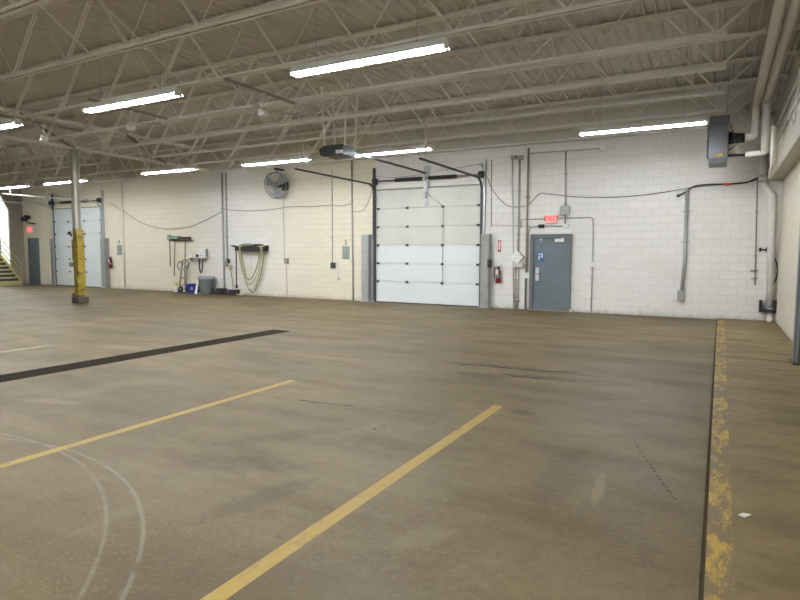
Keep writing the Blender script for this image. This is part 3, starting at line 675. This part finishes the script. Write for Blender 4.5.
# fire extinguishers
def extinguisher(label, x, z0, s=1.0):
    y = D-.10
    t = thing('fire_extinguisher', label, 'fire extinguisher', (x, y, z0))
    cy = part('cylinder', MB().lathe((x, y, z0), [(.07*s, 0), (.085*s, .02*s), (.085*s, .36*s), (.07*s, .42*s), (.03*s, .45*s), (.03*s, .48*s)], n=20), 'red', t)
    part('valve', MB().bbox(x-.03*s, x+.03*s, y-.03, y+.03, z0+.47*s, z0+.53*s, .006).bar((x-.02, y, z0+.53*s), (x+.13*s, y, z0+.58*s), .025, .012).bar((x, y, z0+.52*s), (x+.11*s, y, z0+.50*s), .02, .01), 'black', t)
    part('hose', MB().tube(smooth_path([(x-.03*s, y-.02, z0+.5*s), (x-.11*s, y-.03, z0+.47*s), (x-.125*s, y-.03, z0+.35*s), (x-.12*s, y-.03, z0+.14*s)]), .016*s, 8), 'black', t)
    m = MB(); m.lathe((x, y, z0+.16*s), [(.0865*s, 0), (.0865*s, .12*s)], n=20); part('label_band', m, 'can', cy)
    part('tag_card', MB().box(x-.04*s, x+.035*s, y-.096*s, y-.090*s, z0+.28*s, z0+.44*s), 'white', t, 'white tag')
    part('hook_bracket', MB().box(x-.02, x+.02, y, D, z0+.44*s, z0+.47*s), 'dark_steel', t)
    return t
p = wp(498, 283, D-.1); extinguisher('red fire extinguisher hung below the vertical red sign', p.x, p.z, .92)
p = wp(110.8, 268, D-.1); extinguisher('far dark red fire extinguisher beside the far jamb guard', p.x, p.z, .9)
a, b = wp(497.8, 251.8, D-.01), wp(501.2, 240.3, D-.01)
t = thing('extinguisher_sign', 'narrow red and white vertical sign above the extinguisher', 'sign', ((a.x+b.x)/2, D, a.z))
part('plate', MB().box(a.x, b.x, D-.006, D, a.z, b.z), 'white', t)
w = b.x-a.x
part('border', MB().box(a.x, a.x+w*.25, D-.008, D-.005, a.z, b.z).box(b.x-w*.25, b.x, D-.008, D-.005, a.z, b.z).box(a.x, b.x, D-.008, D-.005, b.z-.03, b.z).box(a.x, b.x, D-.008, D-.005, a.z, a.z+.05), 'sign_red', t)
# diamond sign
p = wp(516.6, 257.3, D-.1); t = thing('diamond_sign', 'white square sign turned on its corner over the conduits', 'sign', (p.x, D, p.z))
r = .20
part('plate', MB().prism([(p.x-r, D-.11, p.z), (p.x, D-.11, p.z-r), (p.x+r, D-.11, p.z), (p.x, D-.11, p.z+r)], (0, .04, 0)), 'white', t)
part('backing', MB().prism([(p.x-r+.03, D-.07, p.z), (p.x+.03, D-.07, p.z-r), (p.x+r+.03, D-.07, p.z), (p.x+.03, D-.07, p.z+r)], (0, .06, 0)), 'conduit_dark', t)
m = MB()
for k in (-.06, 0, .06): m.bar((p.x-.07+k*.6, D-.112, p.z+k), (p.x+.05+k*.6, D-.112, p.z+k), .004, .008)
part('print', m, 'conduit', t)

# ================================================================== WALL FAN
p = wp(275.3, 185.3, 16.25); fx, fy, fz = p
t = thing('wall_fan', 'round gray caged fan mounted high on the white wall', 'fan', (fx, D, fz))
ax = Vector((.10, -.95, -.20)).normalized(); e1 = Vector((0, 0, 1)).cross(ax).normalized(); e2 = ax.cross(e1); C0 = Vector((fx, fy, fz))
def ring(r, off, n=36): return [C0+ax*off+(e1*math.cos(2*math.pi*k/n)+e2*math.sin(2*math.pi*k/n))*r for k in range(n+1)]
m = MB().tube(ring(.46, .0), .016, 6).tube(ring(.46, -.16), .012, 6).tube(ring(.30, .06), .006, 5).tube(ring(.15, .085), .006, 5)
for k in range(28):
    a = 2*math.pi*k/28; d = e1*math.cos(a)+e2*math.sin(a)
    m.tube([C0+ax*.09+d*.06, C0+ax*.07+d*.28, C0+d*.46, C0-ax*.16+d*.46, C0-ax*.19+d*.12], .004, 4)
part('cage', m, 'fan_grey', t)
for k in range(3):
    a = 2*math.pi*k/3+.5; d = e1*math.cos(a)+e2*math.sin(a); q = ax.cross(d)
    vs = [C0+d*.07-q*.06-ax*.02, C0+d*.07+q*.06-ax*.06, C0+d*.40+q*.24-ax*.10, C0+d*.43-q*.16+ax*.02]
    part('blade', MB().prism(vs, ax*.006), 'fan_blade', t)
part('hub', MB().lathe(C0, [(.02, .09), (.07, .07), (.07, -.05)], ax, 16), 'fan_blade', t)
part('motor', MB().lathe(C0, [(.10, -.12), (.12, -.16), (.12, -.34), (.07, -.37)], ax, 16), 'dark_steel', t)
part('wall_bracket', MB().tube([C0-ax*.26, (fx+.1, D-.02, fz)], .03, 8).bbox(fx-.05, fx+.25, D-.03, D, fz-.15, fz+.15, .01), 'dark_steel', t)
part('top_bracket', MB().tube([C0-ax*.16+e2*.46, (fx, fy+.1, fz+.62)], .02, 8).bbox(fx-.06, fx+.06, fy, D, fz+.55, fz+.62, .01), 'dark_steel', t)

# ================================================================== CEILING FANS
def ceiling_fan(label, x, y, zt, zf, rot, strut=None):
    t = thing('ceiling_fan', label, 'ceiling fan', (x, y, zf))
    part('canopy', MB().lathe((x, y, zt), [(.055, 0), (.055, -.03), (.025, -.06)], n=16), 'fix_white', t)
    part('down_rod', MB().tube([(x, y, zt-.05), (x, y, zf+.12)], .016, 8), 'fix_white', t)
    part('motor', MB().lathe((x, y, zf), [(.04, .12), (.08, .09), (.09, .05), (.09, .02), (.05, .0)], n=20), 'conduit_white', t)
    part('bowl', MB().lathe((x, y, zf), [(.10, .01), (.11, -.01), (.08, -.045), (.03, -.06)], n=20), 'fix_white', t, 'white bottom bowl')
    for k in range(3):
        a = rot+2*math.pi*k/3; d = Vector((math.cos(a), math.sin(a), 0)); q = Vector((-d.y, d.x, 0)); o = Vector((x, y, zf+.06))
        part('blade', MB().prism([o+d*.14-q*.03, o+d*.72-q*.055+Vector((0, 0, .01)), o+d*.72+q*.055-Vector((0, 0, .02)), o+d*.14+q*.03], (0, 0, .006)), 'blade', t)
    if strut:
        part('mounting_strut', MB().box(x-.03, x+.03, y-.95, y+.95, zt, zt+.045), 'dark_web', t)
    return t
ceiling_fan('ceiling fan with white bowl hanging from a dark strut', -7.85, 8.72, ZB-.045, 4.30, 1.0, True)
ceiling_fan('small ceiling fan past the second fixture, nearer than the column', -11.34, 8.42, ZB-.045, 4.33, .3, True)
ceiling_fan('ceiling fan just in front of the column girder', -14.43, 8.32, ZB-.045, 4.33, .5, True)

# ================================================================== UNIT HEATER + PIPES
hx0, hx1, hy0, hy1, hz0, hz1 = -.33, .05, 14.72, 15.45, 3.64, 4.66
t = thing('unit_heater', 'gray boxy unit heater hung under the joists by the wall corner', 'heater', (-.14, 15.1, hz0))
m = MB().bbox(hx0, hx1, hy0, hy1, hz0+.1, hz1, .01)
m.prism([(hx0+.01, hy0, hz0+.1), (hx1-.01, hy0, hz0+.1), (hx1-.01, hy0+.04, hz0), (hx0+.01, hy0+.04, hz0)], (0, hy1-hy0-.05, 0))
part('case', m, 'heater', t)
part('top_panel', MB().bbox(hx0-.004, hx1+.004, hy0-.006, hy1, hz1-.22, hz1+.004, .004), 'heater', t)
m = MB()
for k in range(9): m.bar((hx0-.012, hy0+.05, hz0+.2+k*.08), (hx0-.012, hy1-.05, hz0+.2+k*.08), .06, .006, (.6, 0, 1))
part('louvre', m, 'dark_steel', t)
part('warning_label', MB().prism([(hx0+.14, hy0-.002, hz0+.15), (hx0+.29, hy0-.002, hz0+.16), (hx0+.27, hy0-.002, hz0+.22), (hx0+.20, hy0-.002, hz0+.21)], (0, -.002, 0)), 'amber', t, 'yellow warning label')
part('blower_motor', MB().lathe((hx1, 15.02, hz0+.56), [(.15, 0), (.15, .08), (.12, .12), (.10, .30), (.06, .32)], (1, 0, 0), 18).bbox(hx1, hx1+.26, 14.9, 15.1, hz0+.48, hz0+.62, .01), 'black', t, 'black motor at the back')
part('back_box', MB().bbox(hx1, hx1+.20, 14.95, 15.2, hz0+.22, hz0+.44, .01), 'pipe_tan', t)
part('guard_frame', MB().tube([(hx1+.01, 14.85, hz0+.28), (hx1+.16, 14.85, hz0+.40), (hx1+.02, 14.85, hz0+.86)], .012, 6).tube([(hx1, 15.02, hz0+.19), (hx1+.33, 15.02, hz0+.19)], .030, 8), 'dark_steel', t)
for x in (hx0+.05, hx1-.05):
    part('hanger_rod', MB().tube([(x, 15.1, hz1), (x, 15.1, ZT)], .007, 6), 'conduit', t)
def elbow_path(pts, r=.12, n=6):
    P = [Vector(p) for p in pts]; out = [P[0]]
    for i in range(1, len(P)-1):
        a, b, c = P[i-1], P[i], P[i+1]; d1, d2 = (a-b).normalized(), (c-b).normalized(); p1, p2 = b+d1*r, b+d2*r
        for k in range(n+1):
            s = k/n; out.append(p1*(1-s)**2+b*2*s*(1-s)+p2*s*s)
    return out+[P[-1]]
t = thing('vent_pipe', 'fat tan vent pipe along the roof dropping to the heater motor', 'pipe', (.55, 15.0, 4.9))
part('run', MB().tube([(.55, YB+.06, 4.92), (.55, 14.9, 4.92)], .078, 16), 'pipe_tan', t)
part('drop', MB().tube(elbow_path([(.55, 14.8, 4.92), (.55, 15.02, 4.92), (.55, 15.02, 4.22), (.28, 15.02, 4.20)], .09), .074, 16), 'pipe_white', t, 'whiter elbowed drop')
t = thing('intake_pipe', 'fat tan pipe nearest the right wall dropping to the heater foot', 'pipe', (.74, 14.9, 4.9))
part('run', MB().tube([(.735, YB+.06, 4.92), (.735, 14.7, 4.92)], .080, 16), 'pipe_tan', t)
part('drop', MB().tube(elbow_path([(.735, 14.6, 4.92), (.735, 14.82, 4.92), (.745, 14.9, 3.82)], .09), .080, 16), 'pipe_white', t, 'whiter vertical drop')
part('elbow', MB().tube(elbow_path([(.745, 14.9, 3.95), (.745, 14.9, 3.83), (.40, 15.0, 3.83)], .05), .058, 14), 'pipe_white', t)
t = thing('roof_drain_pipe', 'white downspout jogging down the wall in the right corner', 'pipe', wp(769, 318, D))
q = [(763.5, 150), (763, 181), (763, 184), (771.8, 195), (772, 199), (769.5, 306)]
part('pipe', MB().tube(elbow_path([wp(x, y, D-.10) for x, y in q], .06), .078, 14), 'pipe_white', t)
for (x, y) in ((763.4, 176), (763.2, 181.5)):
    a = wp(x, y, D-.1); part('coupling', MB().lathe(a, [(.095, -.03), (.095, .03)], n=16), 'galv', t)
a = wp(768.8, 307, D-.1); part('bottom_bracket', MB().box(a.x-.2, a.x-.15, D-.2, D, a.z-.10, a.z+.16).box(a.x-.2, a.x+.16, D-.24, D, a.z-.13, a.z-.05).box(a.x+.09, a.x+.2, D-.22, D, a.z-.10, a.z+.16), 'black', t, 'black bracket box')
a = wp(769.5, 318, D-.1); part('outlet_foot', MB().tube(elbow_path([(a.x, D-.1, .33), (a.x, D-.1, .12), (a.x-.02, D-.30, .09)], .05), .06, 12), 'white', t)
t = thing('corner_duct', 'gray tapering duct in the upper right corner behind the pipes', 'duct', wp(772, 178, D))
P = [wp(774.5, 126, 13.3), wp(773.3, 163, 13.4), wp(772.9, 166, 13.5), wp(769.4, 178, 14.6)]
part('duct', MB().tube(P, [.055, .055, .045, .035], 14), 'pipe_tan', t)
t = thing('wall_pipe', 'short horizontal pipe with raised elbow high in the wall corner', 'pipe', wp(760, 116, D))
P = [wp(745.5, 103, D-.12), wp(745.8, 116, D-.12), wp(776, 114, D-.12)]
part('pipe', MB().tube(elbow_path(P, .09), .062, 12), 'conduit_white', t)
conduit('hanging black cord looping beside the white downspout', [(772.4, 254), (776.3, 262), (778, 270), (776, 279), (772.8, 285), (772, 296), (773, 305)], .013, 'black', (), False, .02, 'corner_cable', 'cable')
# conduits on the upper band of the right wall
for i, (z, r, m_) in enumerate(((4.35, .028, 'conduit_white'), (4.05, .020, 'conduit_white'))):
    solo('conduit', MB().tube([(.97-r, YB+.5, z), (.97-r, 15.8, z)], r, 8), m_, ('upper' if i == 0 else 'lower')+' of two thin conduits along the overhanging right wall band', 'conduit')
solo('wall_cable', MB().tube(smooth_path([(.95, 11.0, 4.5), (.95, 11.15, 4.0), (.95, 11.5, 3.75), (.95, 12.1, 3.95), (.95, 12.6, 4.05)]), .012, 6), 'pipe_white', 'pale looping cable on the overhanging right wall band', 'cable')
solo('eave_wire', MB().tube([(.90, 4, 4.98), (.90, 14.5, 4.90)], .010, 6), 'pipe_white', 'thin pale pipe between the fat intake pipe and the right wall', 'conduit')

# gray steel door jamb at the right wall
t = thing('door_jamb', 'gray steel door guide post at the right frame edge', 'door jamb', (1.13, 10.4, PH))
part('post', MB().bbox(1.02, RX, 10.38, 10.52, PH, 2.35, .006), 'jamb_grey', t)
part('guide', MB().box(1.06, 1.16, 10.16, 10.20, PH, 2.35).box(1.06, 1.075, 10.16, 10.38, PH, 2.35).box(1.15, RX, 10.05, 10.10, PH, 2.35), 'jamb_grey', t)
part('foot_plate', MB().bbox(1.0, RX, 10.10, 10.56, PH, PH+.02, .004), 'black', t)

# ================================================================== TRENCH DRAIN
dx0, dx1, dy0, dy1 = -8.20, -7.80, .5, 9.35
t = thing('trench_drain', 'long dark slotted trench drain set in the floor', 'drain', (-8.0, 5, 0))
part('rim', MB().box(dx0-.03, dx0, dy0, dy1, -.01, .004).box(dx1, dx1+.03, dy0, dy1, -.01, .004).box(dx0-.03, dx1+.03, dy1, dy1+.03, -.01, .004), 'grate', t)
part('channel', MB().box(dx0, dx1, dy0, dy1, -.012, .0012), 'pit', t)
m = MB(); y = dy0
while y < dy1-.02: m.box(dx0, dx1, y, y+.032, .0, .004); y += .055
m.box(-8.02, -7.98, dy0, dy1, .0, .004)
part('grate', m, 'grate', t)

# ================================================================== CLEANING CORNER
def YZ(px, py, off=.05): return wp(px, py, D-off)
# tool rail with three tools
a, b = YZ(168.5, 240.5), YZ(193, 241.5)
solo('tool_rail', MB().bbox(a.x, b.x, D-.04, D, a.z-.03, a.z+.03, .006), 'conduit_dark', 'dark rail on the wall that holds the brooms', 'rail')
p = YZ(170, 235.5); q = YZ(170.6, 266.5)
t = thing('squeegee', 'gray headed tool hung left of the green broom', 'squeegee', (p.x, D-.08, q.z))
part('head', MB().bbox(p.x-.09, p.x+.07, D-.14, D-.05, p.z-.18, p.z+.03, .015), 'conduit', t)
part('handle', MB().tube([(p.x, D-.08, p.z-.15), (q.x, D-.06, q.z)], .016, 8), 'brown', t)
p = YZ(175.5, 239); q = YZ(174.4, 276)
t = thing('green_broom', 'green bristled broom hung head up on the rail', 'broom', (p.x, D-.09, q.z))
part('head', MB().bbox(p.x-.22, p.x+.24, D-.15, D-.05, p.z-.05, p.z+.01, .01), 'dark_steel', t)
part('bristles', MB().prism([(p.x-.22, D-.16, p.z), (p.x+.24, D-.16, p.z), (p.x+.29, D-.16, p.z+.12), (p.x-.24, D-.16, p.z+.14)], (0, .12, 0)), 'green', t)
part('handle', MB().tube([(p.x+.03, D-.10, p.z-.03), (q.x, D-.06, q.z)], .018, 8), 'brown', t)
p = YZ(186, 239.6); q = YZ(185.6, 290)
t = thing('push_broom', 'wide dark push broom hung right of the green broom', 'broom', (p.x, D-.10, q.z))
part('head', MB().bbox(p.x-.30, p.x+.32, D-.15, D-.07, p.z-.03, p.z+.03, .01), 'brown', t)
part('bristles', MB().bbox(p.x-.30, p.x+.32, D-.16, D-.06, p.z+.03, p.z+.11, .01), 'bristle', t)
part('handle', MB().tube([(p.x+.02, D-.11, p.z-.03), (q.x, D-.09, q.z)], .019, 8), 'brown', t)
# hand truck
a = fp(183, 291.5); hx, hy = YZ(183.3, 270, .3).x, D-.34
t = thing('hand_truck', 'old dark steel hand truck standing under the brooms', 'hand truck', (hx, hy, 0))
m = MB()
for s in (-.17, .17): m.tube([(hx+s, hy-.04, .12), (hx+s, hy+.10, 1.02), (hx+s*1.1, hy+.16, 1.18), (hx+s*.7, hy+.13, 1.32)], .034, 8)
m.tube([(hx-.12, hy+.13, 1.32), (hx+.12, hy+.13, 1.32)], .024, 8)
part('frame', m, 'conduit_dark', t)
for z in (.30, .58, .95): part('crossbar', MB().bbox(hx-.17, hx+.17, hy-.02+z*.1, hy+.02+z*.1, z-.03, z+.03, .006), 'conduit', t)
part('toe_plate', MB().bbox(hx-.22, hx+.22, hy-.28, hy-.03, .005, .025, .003), 'dark_steel', t)
for s in (-1, 1):
    wh = part('wheel', MB().lathe((hx+s*.22, hy+.06, .125), [(.05, -.03), (.125, -.025), (.125, .025), (.05, .03)], (1, 0, 0), 18), 'black', t)
    part('wheel_hub', MB().lathe((hx+s*.22, hy+.06, .125), [(.04, -.036), (.04, .036)], (1, 0, 0), 12), 'conduit', wh)
part('strap_coil', MB().tube(smooth_path([(hx-.18, hy, .9), (hx-.22, hy-.05, 1.1), (hx-.08, hy-.05, 1.28), (hx+.05, hy-.02, 1.12)]), .014, 6).tube(smooth_path([(hx+.17, hy, 1.02), (hx+.30, hy, 1.06), (hx+.38, hy, 1.16)]), .016, 6), 'black', t)
# jug
x = YZ(176.6, 288, .35).x; y = D-.36
t = thing('jug', 'small white jug with yellow cap at the hand truck foot', 'jug', (x, y, 0))
part('body', MB().lathe((x, y, 0), [(.09, 0), (.10, .02), (.10, .20), (.05, .27), (.035, .30)], n=16), 'white', t)
part('cap', MB().lathe((x, y, .29), [(.06, 0), (.06, .06), (.04, .08)], n=12), 'amber', t, 'yellow cap')
part('handle', MB().tube([(x+.05, y-.07, .25), (x+.10, y-.09, .2), (x+.09, y-.09, .1)], .014, 6), 'white', t)
# blue bin
a, b = YZ(187.4, 292, .45), YZ(197, 284, .45); y0, y1 = D-.50, D-.12
t = thing('blue_bin', 'low open blue plastic bin between hand truck and gray trash can', 'bin', ((a.x+b.x)/2, D-.3, 0))
m = MB()
def tray(m, x0, x1, y0, y1, h, tk=.015, fl_=.03):
    m.box(x0+fl_, x1-fl_, y0+fl_, y1-fl_, 0.0, .02)
    for (p0, p1, q0, q1) in (((x0+fl_, y0+fl_), (x1-fl_, y0+fl_), (x0, y0), (x1, y0)), ((x1-fl_, y0+fl_), (x1-fl_, y1-fl_), (x1, y0), (x1, y1)), ((x1-fl_, y1-fl_), (x0+fl_, y1-fl_), (x1, y1), (x0, y1)), ((x0+fl_, y1-fl_), (x0+fl_, y0+fl_), (x0, y1), (x0, y0))):
        n_ = Vector((p1[1]-p0[1], p0[0]-p1[0], 0)).normalized()*-tk
        m.prism([(*p0, 0), (*p1, 0), (*q1, h), (*q0, h)], n_)
    return m
part('body', tray(m, a.x, b.x, y0, y1, .36), 'blue', t)
part('rim', MB().box(a.x-.02, b.x+.02, y0-.02, y0+.01, .33, .37).box(a.x-.02, b.x+.02, y1-.01, y1+.02, .33, .37).box(a.x-.02, a.x+.01, y0, y1, .33, .37).box(b.x-.01, b.x+.02, y0, y1, .33, .37), 'blue', t)
part('symbol', MB().lathe(((a.x+b.x)/2+.02, y0-.001+.012, .2), [(.07, 0), (.07, -.012)], (0, 1, 0), 16), 'conduit', t)
# white board leaning
a = YZ(198.6, 292, .5)
solo('leaning_board', MB().prism([(a.x-.12, D-.60, 0), (a.x-.0, D-.60, 0), (a.x+.03, D-.50, .62), (a.x-.06, D-.50, .62)], (0, .03, 0)), 'white', 'narrow white board leaning between blue bin and gray trash can', 'board')
# trash can
x = YZ(206.6, 285, .36).x; y = D-.36
t = thing('trash_can', 'round gray plastic trash can against the wall', 'trash can', (x, y, 0))
part('body', MB().lathe((x, y, 0), [(.235, 0), (.25, .02), (.30, .58), (.31, .60)], n=32), 'can', t)
part('rim', MB().lathe((x, y, .58), [(.31, 0), (.335, .01), (.335, .05), (.31, .06), (.29, .03)], n=32), 'canlight', t)
part('lid', MB().lathe((x, y, .63), [(.325, 0), (.325, .03), (.30, .06), (.29, .07)], n=32), 'canlight', t, 'paler grey lid')
for s in (-1, 1): part('handle', MB().bbox(x+s*.33-.025, x+s*.33+.025, y-.06, y+.06, .48, .55, .008), 'can', t)
# shelf with white items
a, b = YZ(187, 257, .14), YZ(206.2, 258.5, .14)
t = thing('wall_shelf', 'narrow white shelf above the gray trash can', 'shelf', ((a.x+b.x)/2, D, a.z))
zs = a.z
part('board', MB().bbox(a.x, b.x, D-.24, D, zs-.03, zs, .004), 'white', t)
for x_ in (a.x+.15, b.x-.15): part('bracket', MB().prism([(x_, D-.2, zs-.03), (x_, D, zs-.03), (x_, D, zs-.2)], (.02, 0, 0)), 'conduit', t)
c = YZ(203, 255, .12)
t = thing('towel_dispenser', 'boxy white towel dispenser on the end of the white shelf', 'dispenser', (c.x, D-.12, zs))
part('case', MB().bbox(c.x-.16, c.x+.15, D-.22, D-.01, zs+.002, zs+.37, .03), 'white', t)
part('side_panel', MB().bbox(c.x+.15, c.x+.165, D-.12, D-.01, zs+.01, zs+.34, .008), 'can', t, 'grey side panel')
part('slot', MB().box(c.x-.12, c.x+.10, D-.224, D-.218, zs+.05, zs+.07), 'can', t)
for (px, hh, rr, lab, mt) in ((190.5, .18, .075, 'white tub on the white shelf, farthest from the dispenser', 'white'), (195, .10, .06, 'short white tub in the middle of the white shelf', 'white'), (197.6, .11, .07, 'black roll on the shelf beside the white dispenser', 'black')):
    c2 = YZ(px, 255, .12)
    t = thing('shelf_tub', lab, 'tub', (c2.x, D-.12, zs), 'tubs on the white shelf')
    part('body', MB().lathe((c2.x, D-.12, zs+.002), [(rr*.9, 0), (rr, .01), (rr, hh*.8)], n=16), mt, t); part('lid', MB().lathe((c2.x, D-.12, zs+hh*.8), [(rr*1.06, 0), (rr*1.06, hh*.15), (rr*.8, hh*.2)], n=16), mt, t)
solo('hanging_cable', MB().tube(smooth_path([YZ(199.3, 258.8, .1), YZ(199.2, 266, .1), YZ(200, 271, .1), YZ(201, 272.8, .1), YZ(202, 270, .1), YZ(202.3, 264, .1), YZ(202.2, 258.8, .1)], 6), .022, 8), 'black', 'black cord looped under the white shelf', 'cable')
# black floor boxes
for (p0, p1, lab, h_) in ((213.5, 222.2, 'low black box on the floor next to the gray trash can', .20), (225, 235, 'low black box on the floor under the hanging cord', .17)):
    a, b = YZ(p0, 293, .35), YZ(p1, 293.5, .35)
    t = thing('black_tray', lab, 'tray', ((a.x+b.x)/2, D-.27, 0), 'black boxes on the floor')
    part('body', tray(MB(), a.x, b.x, D-.45, D-.08, h_), 'bristle', t)
    part('lid', MB().bbox(a.x-.01, b.x+.01, D-.46, D-.07, h_, h_+.025, .006), 'black', t)
    part('latch', MB().bbox((a.x+b.x)/2-.03, (a.x+b.x)/2+.03, D-.475, D-.455, h_-.05, h_+.02, .004), 'can', t)
a = fp(211.3, 293); solo('floor_scrap', MB().bbox(a.x-.06, a.x+.06, D-.52, D-.42, 0, .05, .015), 'white', 'small white scrap in front of the gray trash can', 'scrap')
# tap with tangled cord
p = YZ(231.5, 268)
t = thing('wall_tap', 'pale tap and tangled pale cord left of the hose rack', 'tap', (p.x, D, p.z))
part('valve', MB().tube([(p.x, D, p.z+.05), (p.x, D-.10, p.z+.05), (p.x, D-.10, p.z-.08)], .022, 8).lathe((p.x, D-.1, p.z+.09), [(.05, 0), (.05, .015)], n=12), 'brass', t)
part('cord', MB().tube(smooth_path([YZ(228.5, 267), YZ(230, 270), YZ(231.5, 273.5), YZ(230.8, 276), YZ(232.6, 279), YZ(233.5, 285), YZ(236, 288), YZ(240, 289.8)], 6), .016, 6).tube([YZ(231.6, 268), YZ(232.5, 290)], .012, 6), 'hose', t)
m = MB()
for (px, py) in ((220.4, 273), (219.6, 276), (221, 279)):
    c2 = YZ(px, py, .005); m.box(c2.x-.02, c2.x+.02, D-.004, D, c2.z-.03, c2.z+.03)
# hose rack
a, b = YZ(233.8, 245.5, .15), YZ(266, 247.5, .15)
t = thing('hose_rack', 'black wall rack that carries the yellow green hose', 'hose rack', ((a.x+b.x)/2, D, a.z))
part('back_plate', MB().bbox(a.x+.1, b.x, D-.05, D, b.z-.12, b.z+.08, .01), 'black', t)
part('shelf', MB().bbox(a.x+.14, b.x+.02, D-.26, D-.03, b.z-.10, b.z-.06, .008), 'black', t)
part('front_lip', MB().bbox(a.x+.18, b.x+.02, D-.28, D-.24, b.z-.12, b.z+.02, .008), 'black', t)
part('end_arm', MB().prism([(a.x-.05, D-.26, b.z+.09), (a.x+.35, D-.26, b.z+.03), (a.x+.35, D-.26, b.z-.04), (a.x-.05, D-.26, b.z+.06)], (0, .2, 0)).bbox(b.x-.5, b.x-.2, D-.26, D-.06, b.z+.02, b.z+.13, .02), 'black', t)
t = thing('garden_hose', 'yellow green hose draped in long loops from the black rack', 'hose', (a.x+.8, D-.2, .1))
def loop(px0, px1, plow, pyl, off, pt0=247, pt1=248):
    return smooth_path([YZ(px0+4, pt0-1.5, off), YZ(px0, pt0+1, off+.06), YZ(px0+(plow-px0)*.22, pt0+(pyl-pt0)*.42, off), YZ(px0+(plow-px0)*.55, pt0+(pyl-pt0)*.80, off), YZ(plow-2, pyl-.6, off), YZ(plow+3, pyl-1, off), YZ(px1-(px1-plow)*.35, pyl-(pyl-pt1)*.34, off), YZ(px1-(px1-plow)*.10, pyl-(pyl-pt1)*.70, off), YZ(px1, pt1, off+.06), YZ(px1-3, pt1-2, off)], 7)
for (p0, p1, pl_, py_, of, mt) in ((238.0, 262.6, 251, 289.5, .18, 'hose'), (239.4, 261.8, 249.5, 284, .22, 'hose'), (238.8, 264.4, 252, 291.4, .15, 'hose_dk'), (240.8, 260.2, 249, 279, .25, 'hose_dk')):
    part('hose_loop', MB().tube(loop(p0, p1, pl_, py_, of), .020, 8), mt, t)
part('hose_top', MB().tube(smooth_path([YZ(238, 246.5, .2), YZ(243, 244.6, .2), YZ(249, 244.4, .2), YZ(255, 245, .2), YZ(263, 246, .2)], 6), .03, 8), 'hose_dk', t)
part('floor_tail', MB().tube(smooth_path([Vector((a.x+.95, D-.3, .10)), Vector((a.x+.6, D-.4, .03)), Vector((a.x+.42, D-.38, .03)), Vector((a.x+.3, D-.34, .04)), Vector((a.x+.22, D-.26, .06))], 6), .024, 8), 'hose', t)
t = thing('air_line', 'straight dark hose end hanging from the rack beside the loops', 'hose', YZ(236.5, 288, .2))
part('line', MB().tube([YZ(236, 247, .2), YZ(236.6, 286, .2)], .022, 8), 'bristle', t)
part('nozzle', MB().tube([YZ(236.6, 285, .2), YZ(236.9, 288, .2)], .045, 10), 'black', t)
# stub on wall by the hose
conduit('faint thin pipe on the wall behind the hose loops', [(251.5, 254), (251.8, 278)], .012, 'conduit_white', (), False)
# rust mark is part of the wall paint

# paper on the walkway
p0 = fp(744.5, 516, PH)
m = MB().add([(p0.x-.035, p0.y-.012, PH+.004), (p0.x+.0, p0.y-.028, PH+.001), (p0.x+.035, p0.y+.008, PH+.014), (p0.x-.008, p0.y+.022, PH+.007),
              (p0.x-.035, p0.y-.012, PH+.006), (p0.x+.0, p0.y-.028, PH+.003), (p0.x+.035, p0.y+.008, PH+.016), (p0.x-.008, p0.y+.022, PH+.009)],
             [(3, 2, 1, 0), (4, 5, 6, 7), (0, 1, 5, 4), (1, 2, 6, 5), (2, 3, 7, 6), (3, 0, 4, 7)])
solo('paper_scrap', m, 'paper', 'small white paper scrap lying on the raised walkway', 'paper')

# ================================================================== FAR STAIR
sx, sy0, sy1 = -30.15, 14.4, 16.02
t = thing('stairway', 'pale yellow metal stair with dark treads at the far left', 'stair', (sx-1, 15.2, 0))
ns, run, rise = 11, .26, .19
for i in range(ns):
    xx = sx-run*i; z = rise*(i+1)
    part('tread', MB().box(xx-run-.02, xx, sy0+.05, sy1-.05, z-.045, z), 'stair_yellow', t)
    part('riser', MB().box(xx-run-.02, xx-run, sy0+.05, sy1-.05, z-.01, z+rise-.05), 'tread', t)
part('bottom_plinth', MB().box(sx-.3, sx+.04, sy0, sy1, 0, .13), 'stair_yellow', t)
for y in (sy0+.02, sy1-.02):
    part('stringer', MB().prism([(sx+.05, y-.02, 0), (sx+.05, y-.02, .22), (sx-run*ns, y-.02, rise*ns+.22), (sx-run*ns, y-.02, rise*ns-.10), (sx-.3, y-.02, 0)], (0, .04, 0)), 'stair_yellow', t)
    m = MB(); sl = rise/run
    for hgt in (.40, .72, 1.05): m.tube([(sx+.05, y, hgt), (sx-run*ns, y, hgt+rise*ns)], .024, 8)
    part('handrail', m, 'stair_yellow', t)
    for k in (0, 3.5, 7, 10.5): part('rail_post', MB().tube([(sx+.05-run*k, y, rise*k), (sx+.05-run*k, y, rise*k+1.06)], .026, 8), 'stair_yellow' if k != 7 else 'tread', t)

# ================================================================== WORLD + VIEW
w = bpy.data.worlds.new('world'); scn.world = w; w.use_nodes = True
w.node_tree.nodes['Background'].inputs[0].default_value = (.05, .05, .05, 1); w.node_tree.nodes['Background'].inputs[1].default_value = 0
vs_ = scn.view_settings; vs_.view_transform = 'Standard'; vs_.look = 'None'; vs_.gamma = 1; vs_.use_curve_mapping = False; vs_.exposure = 2.48
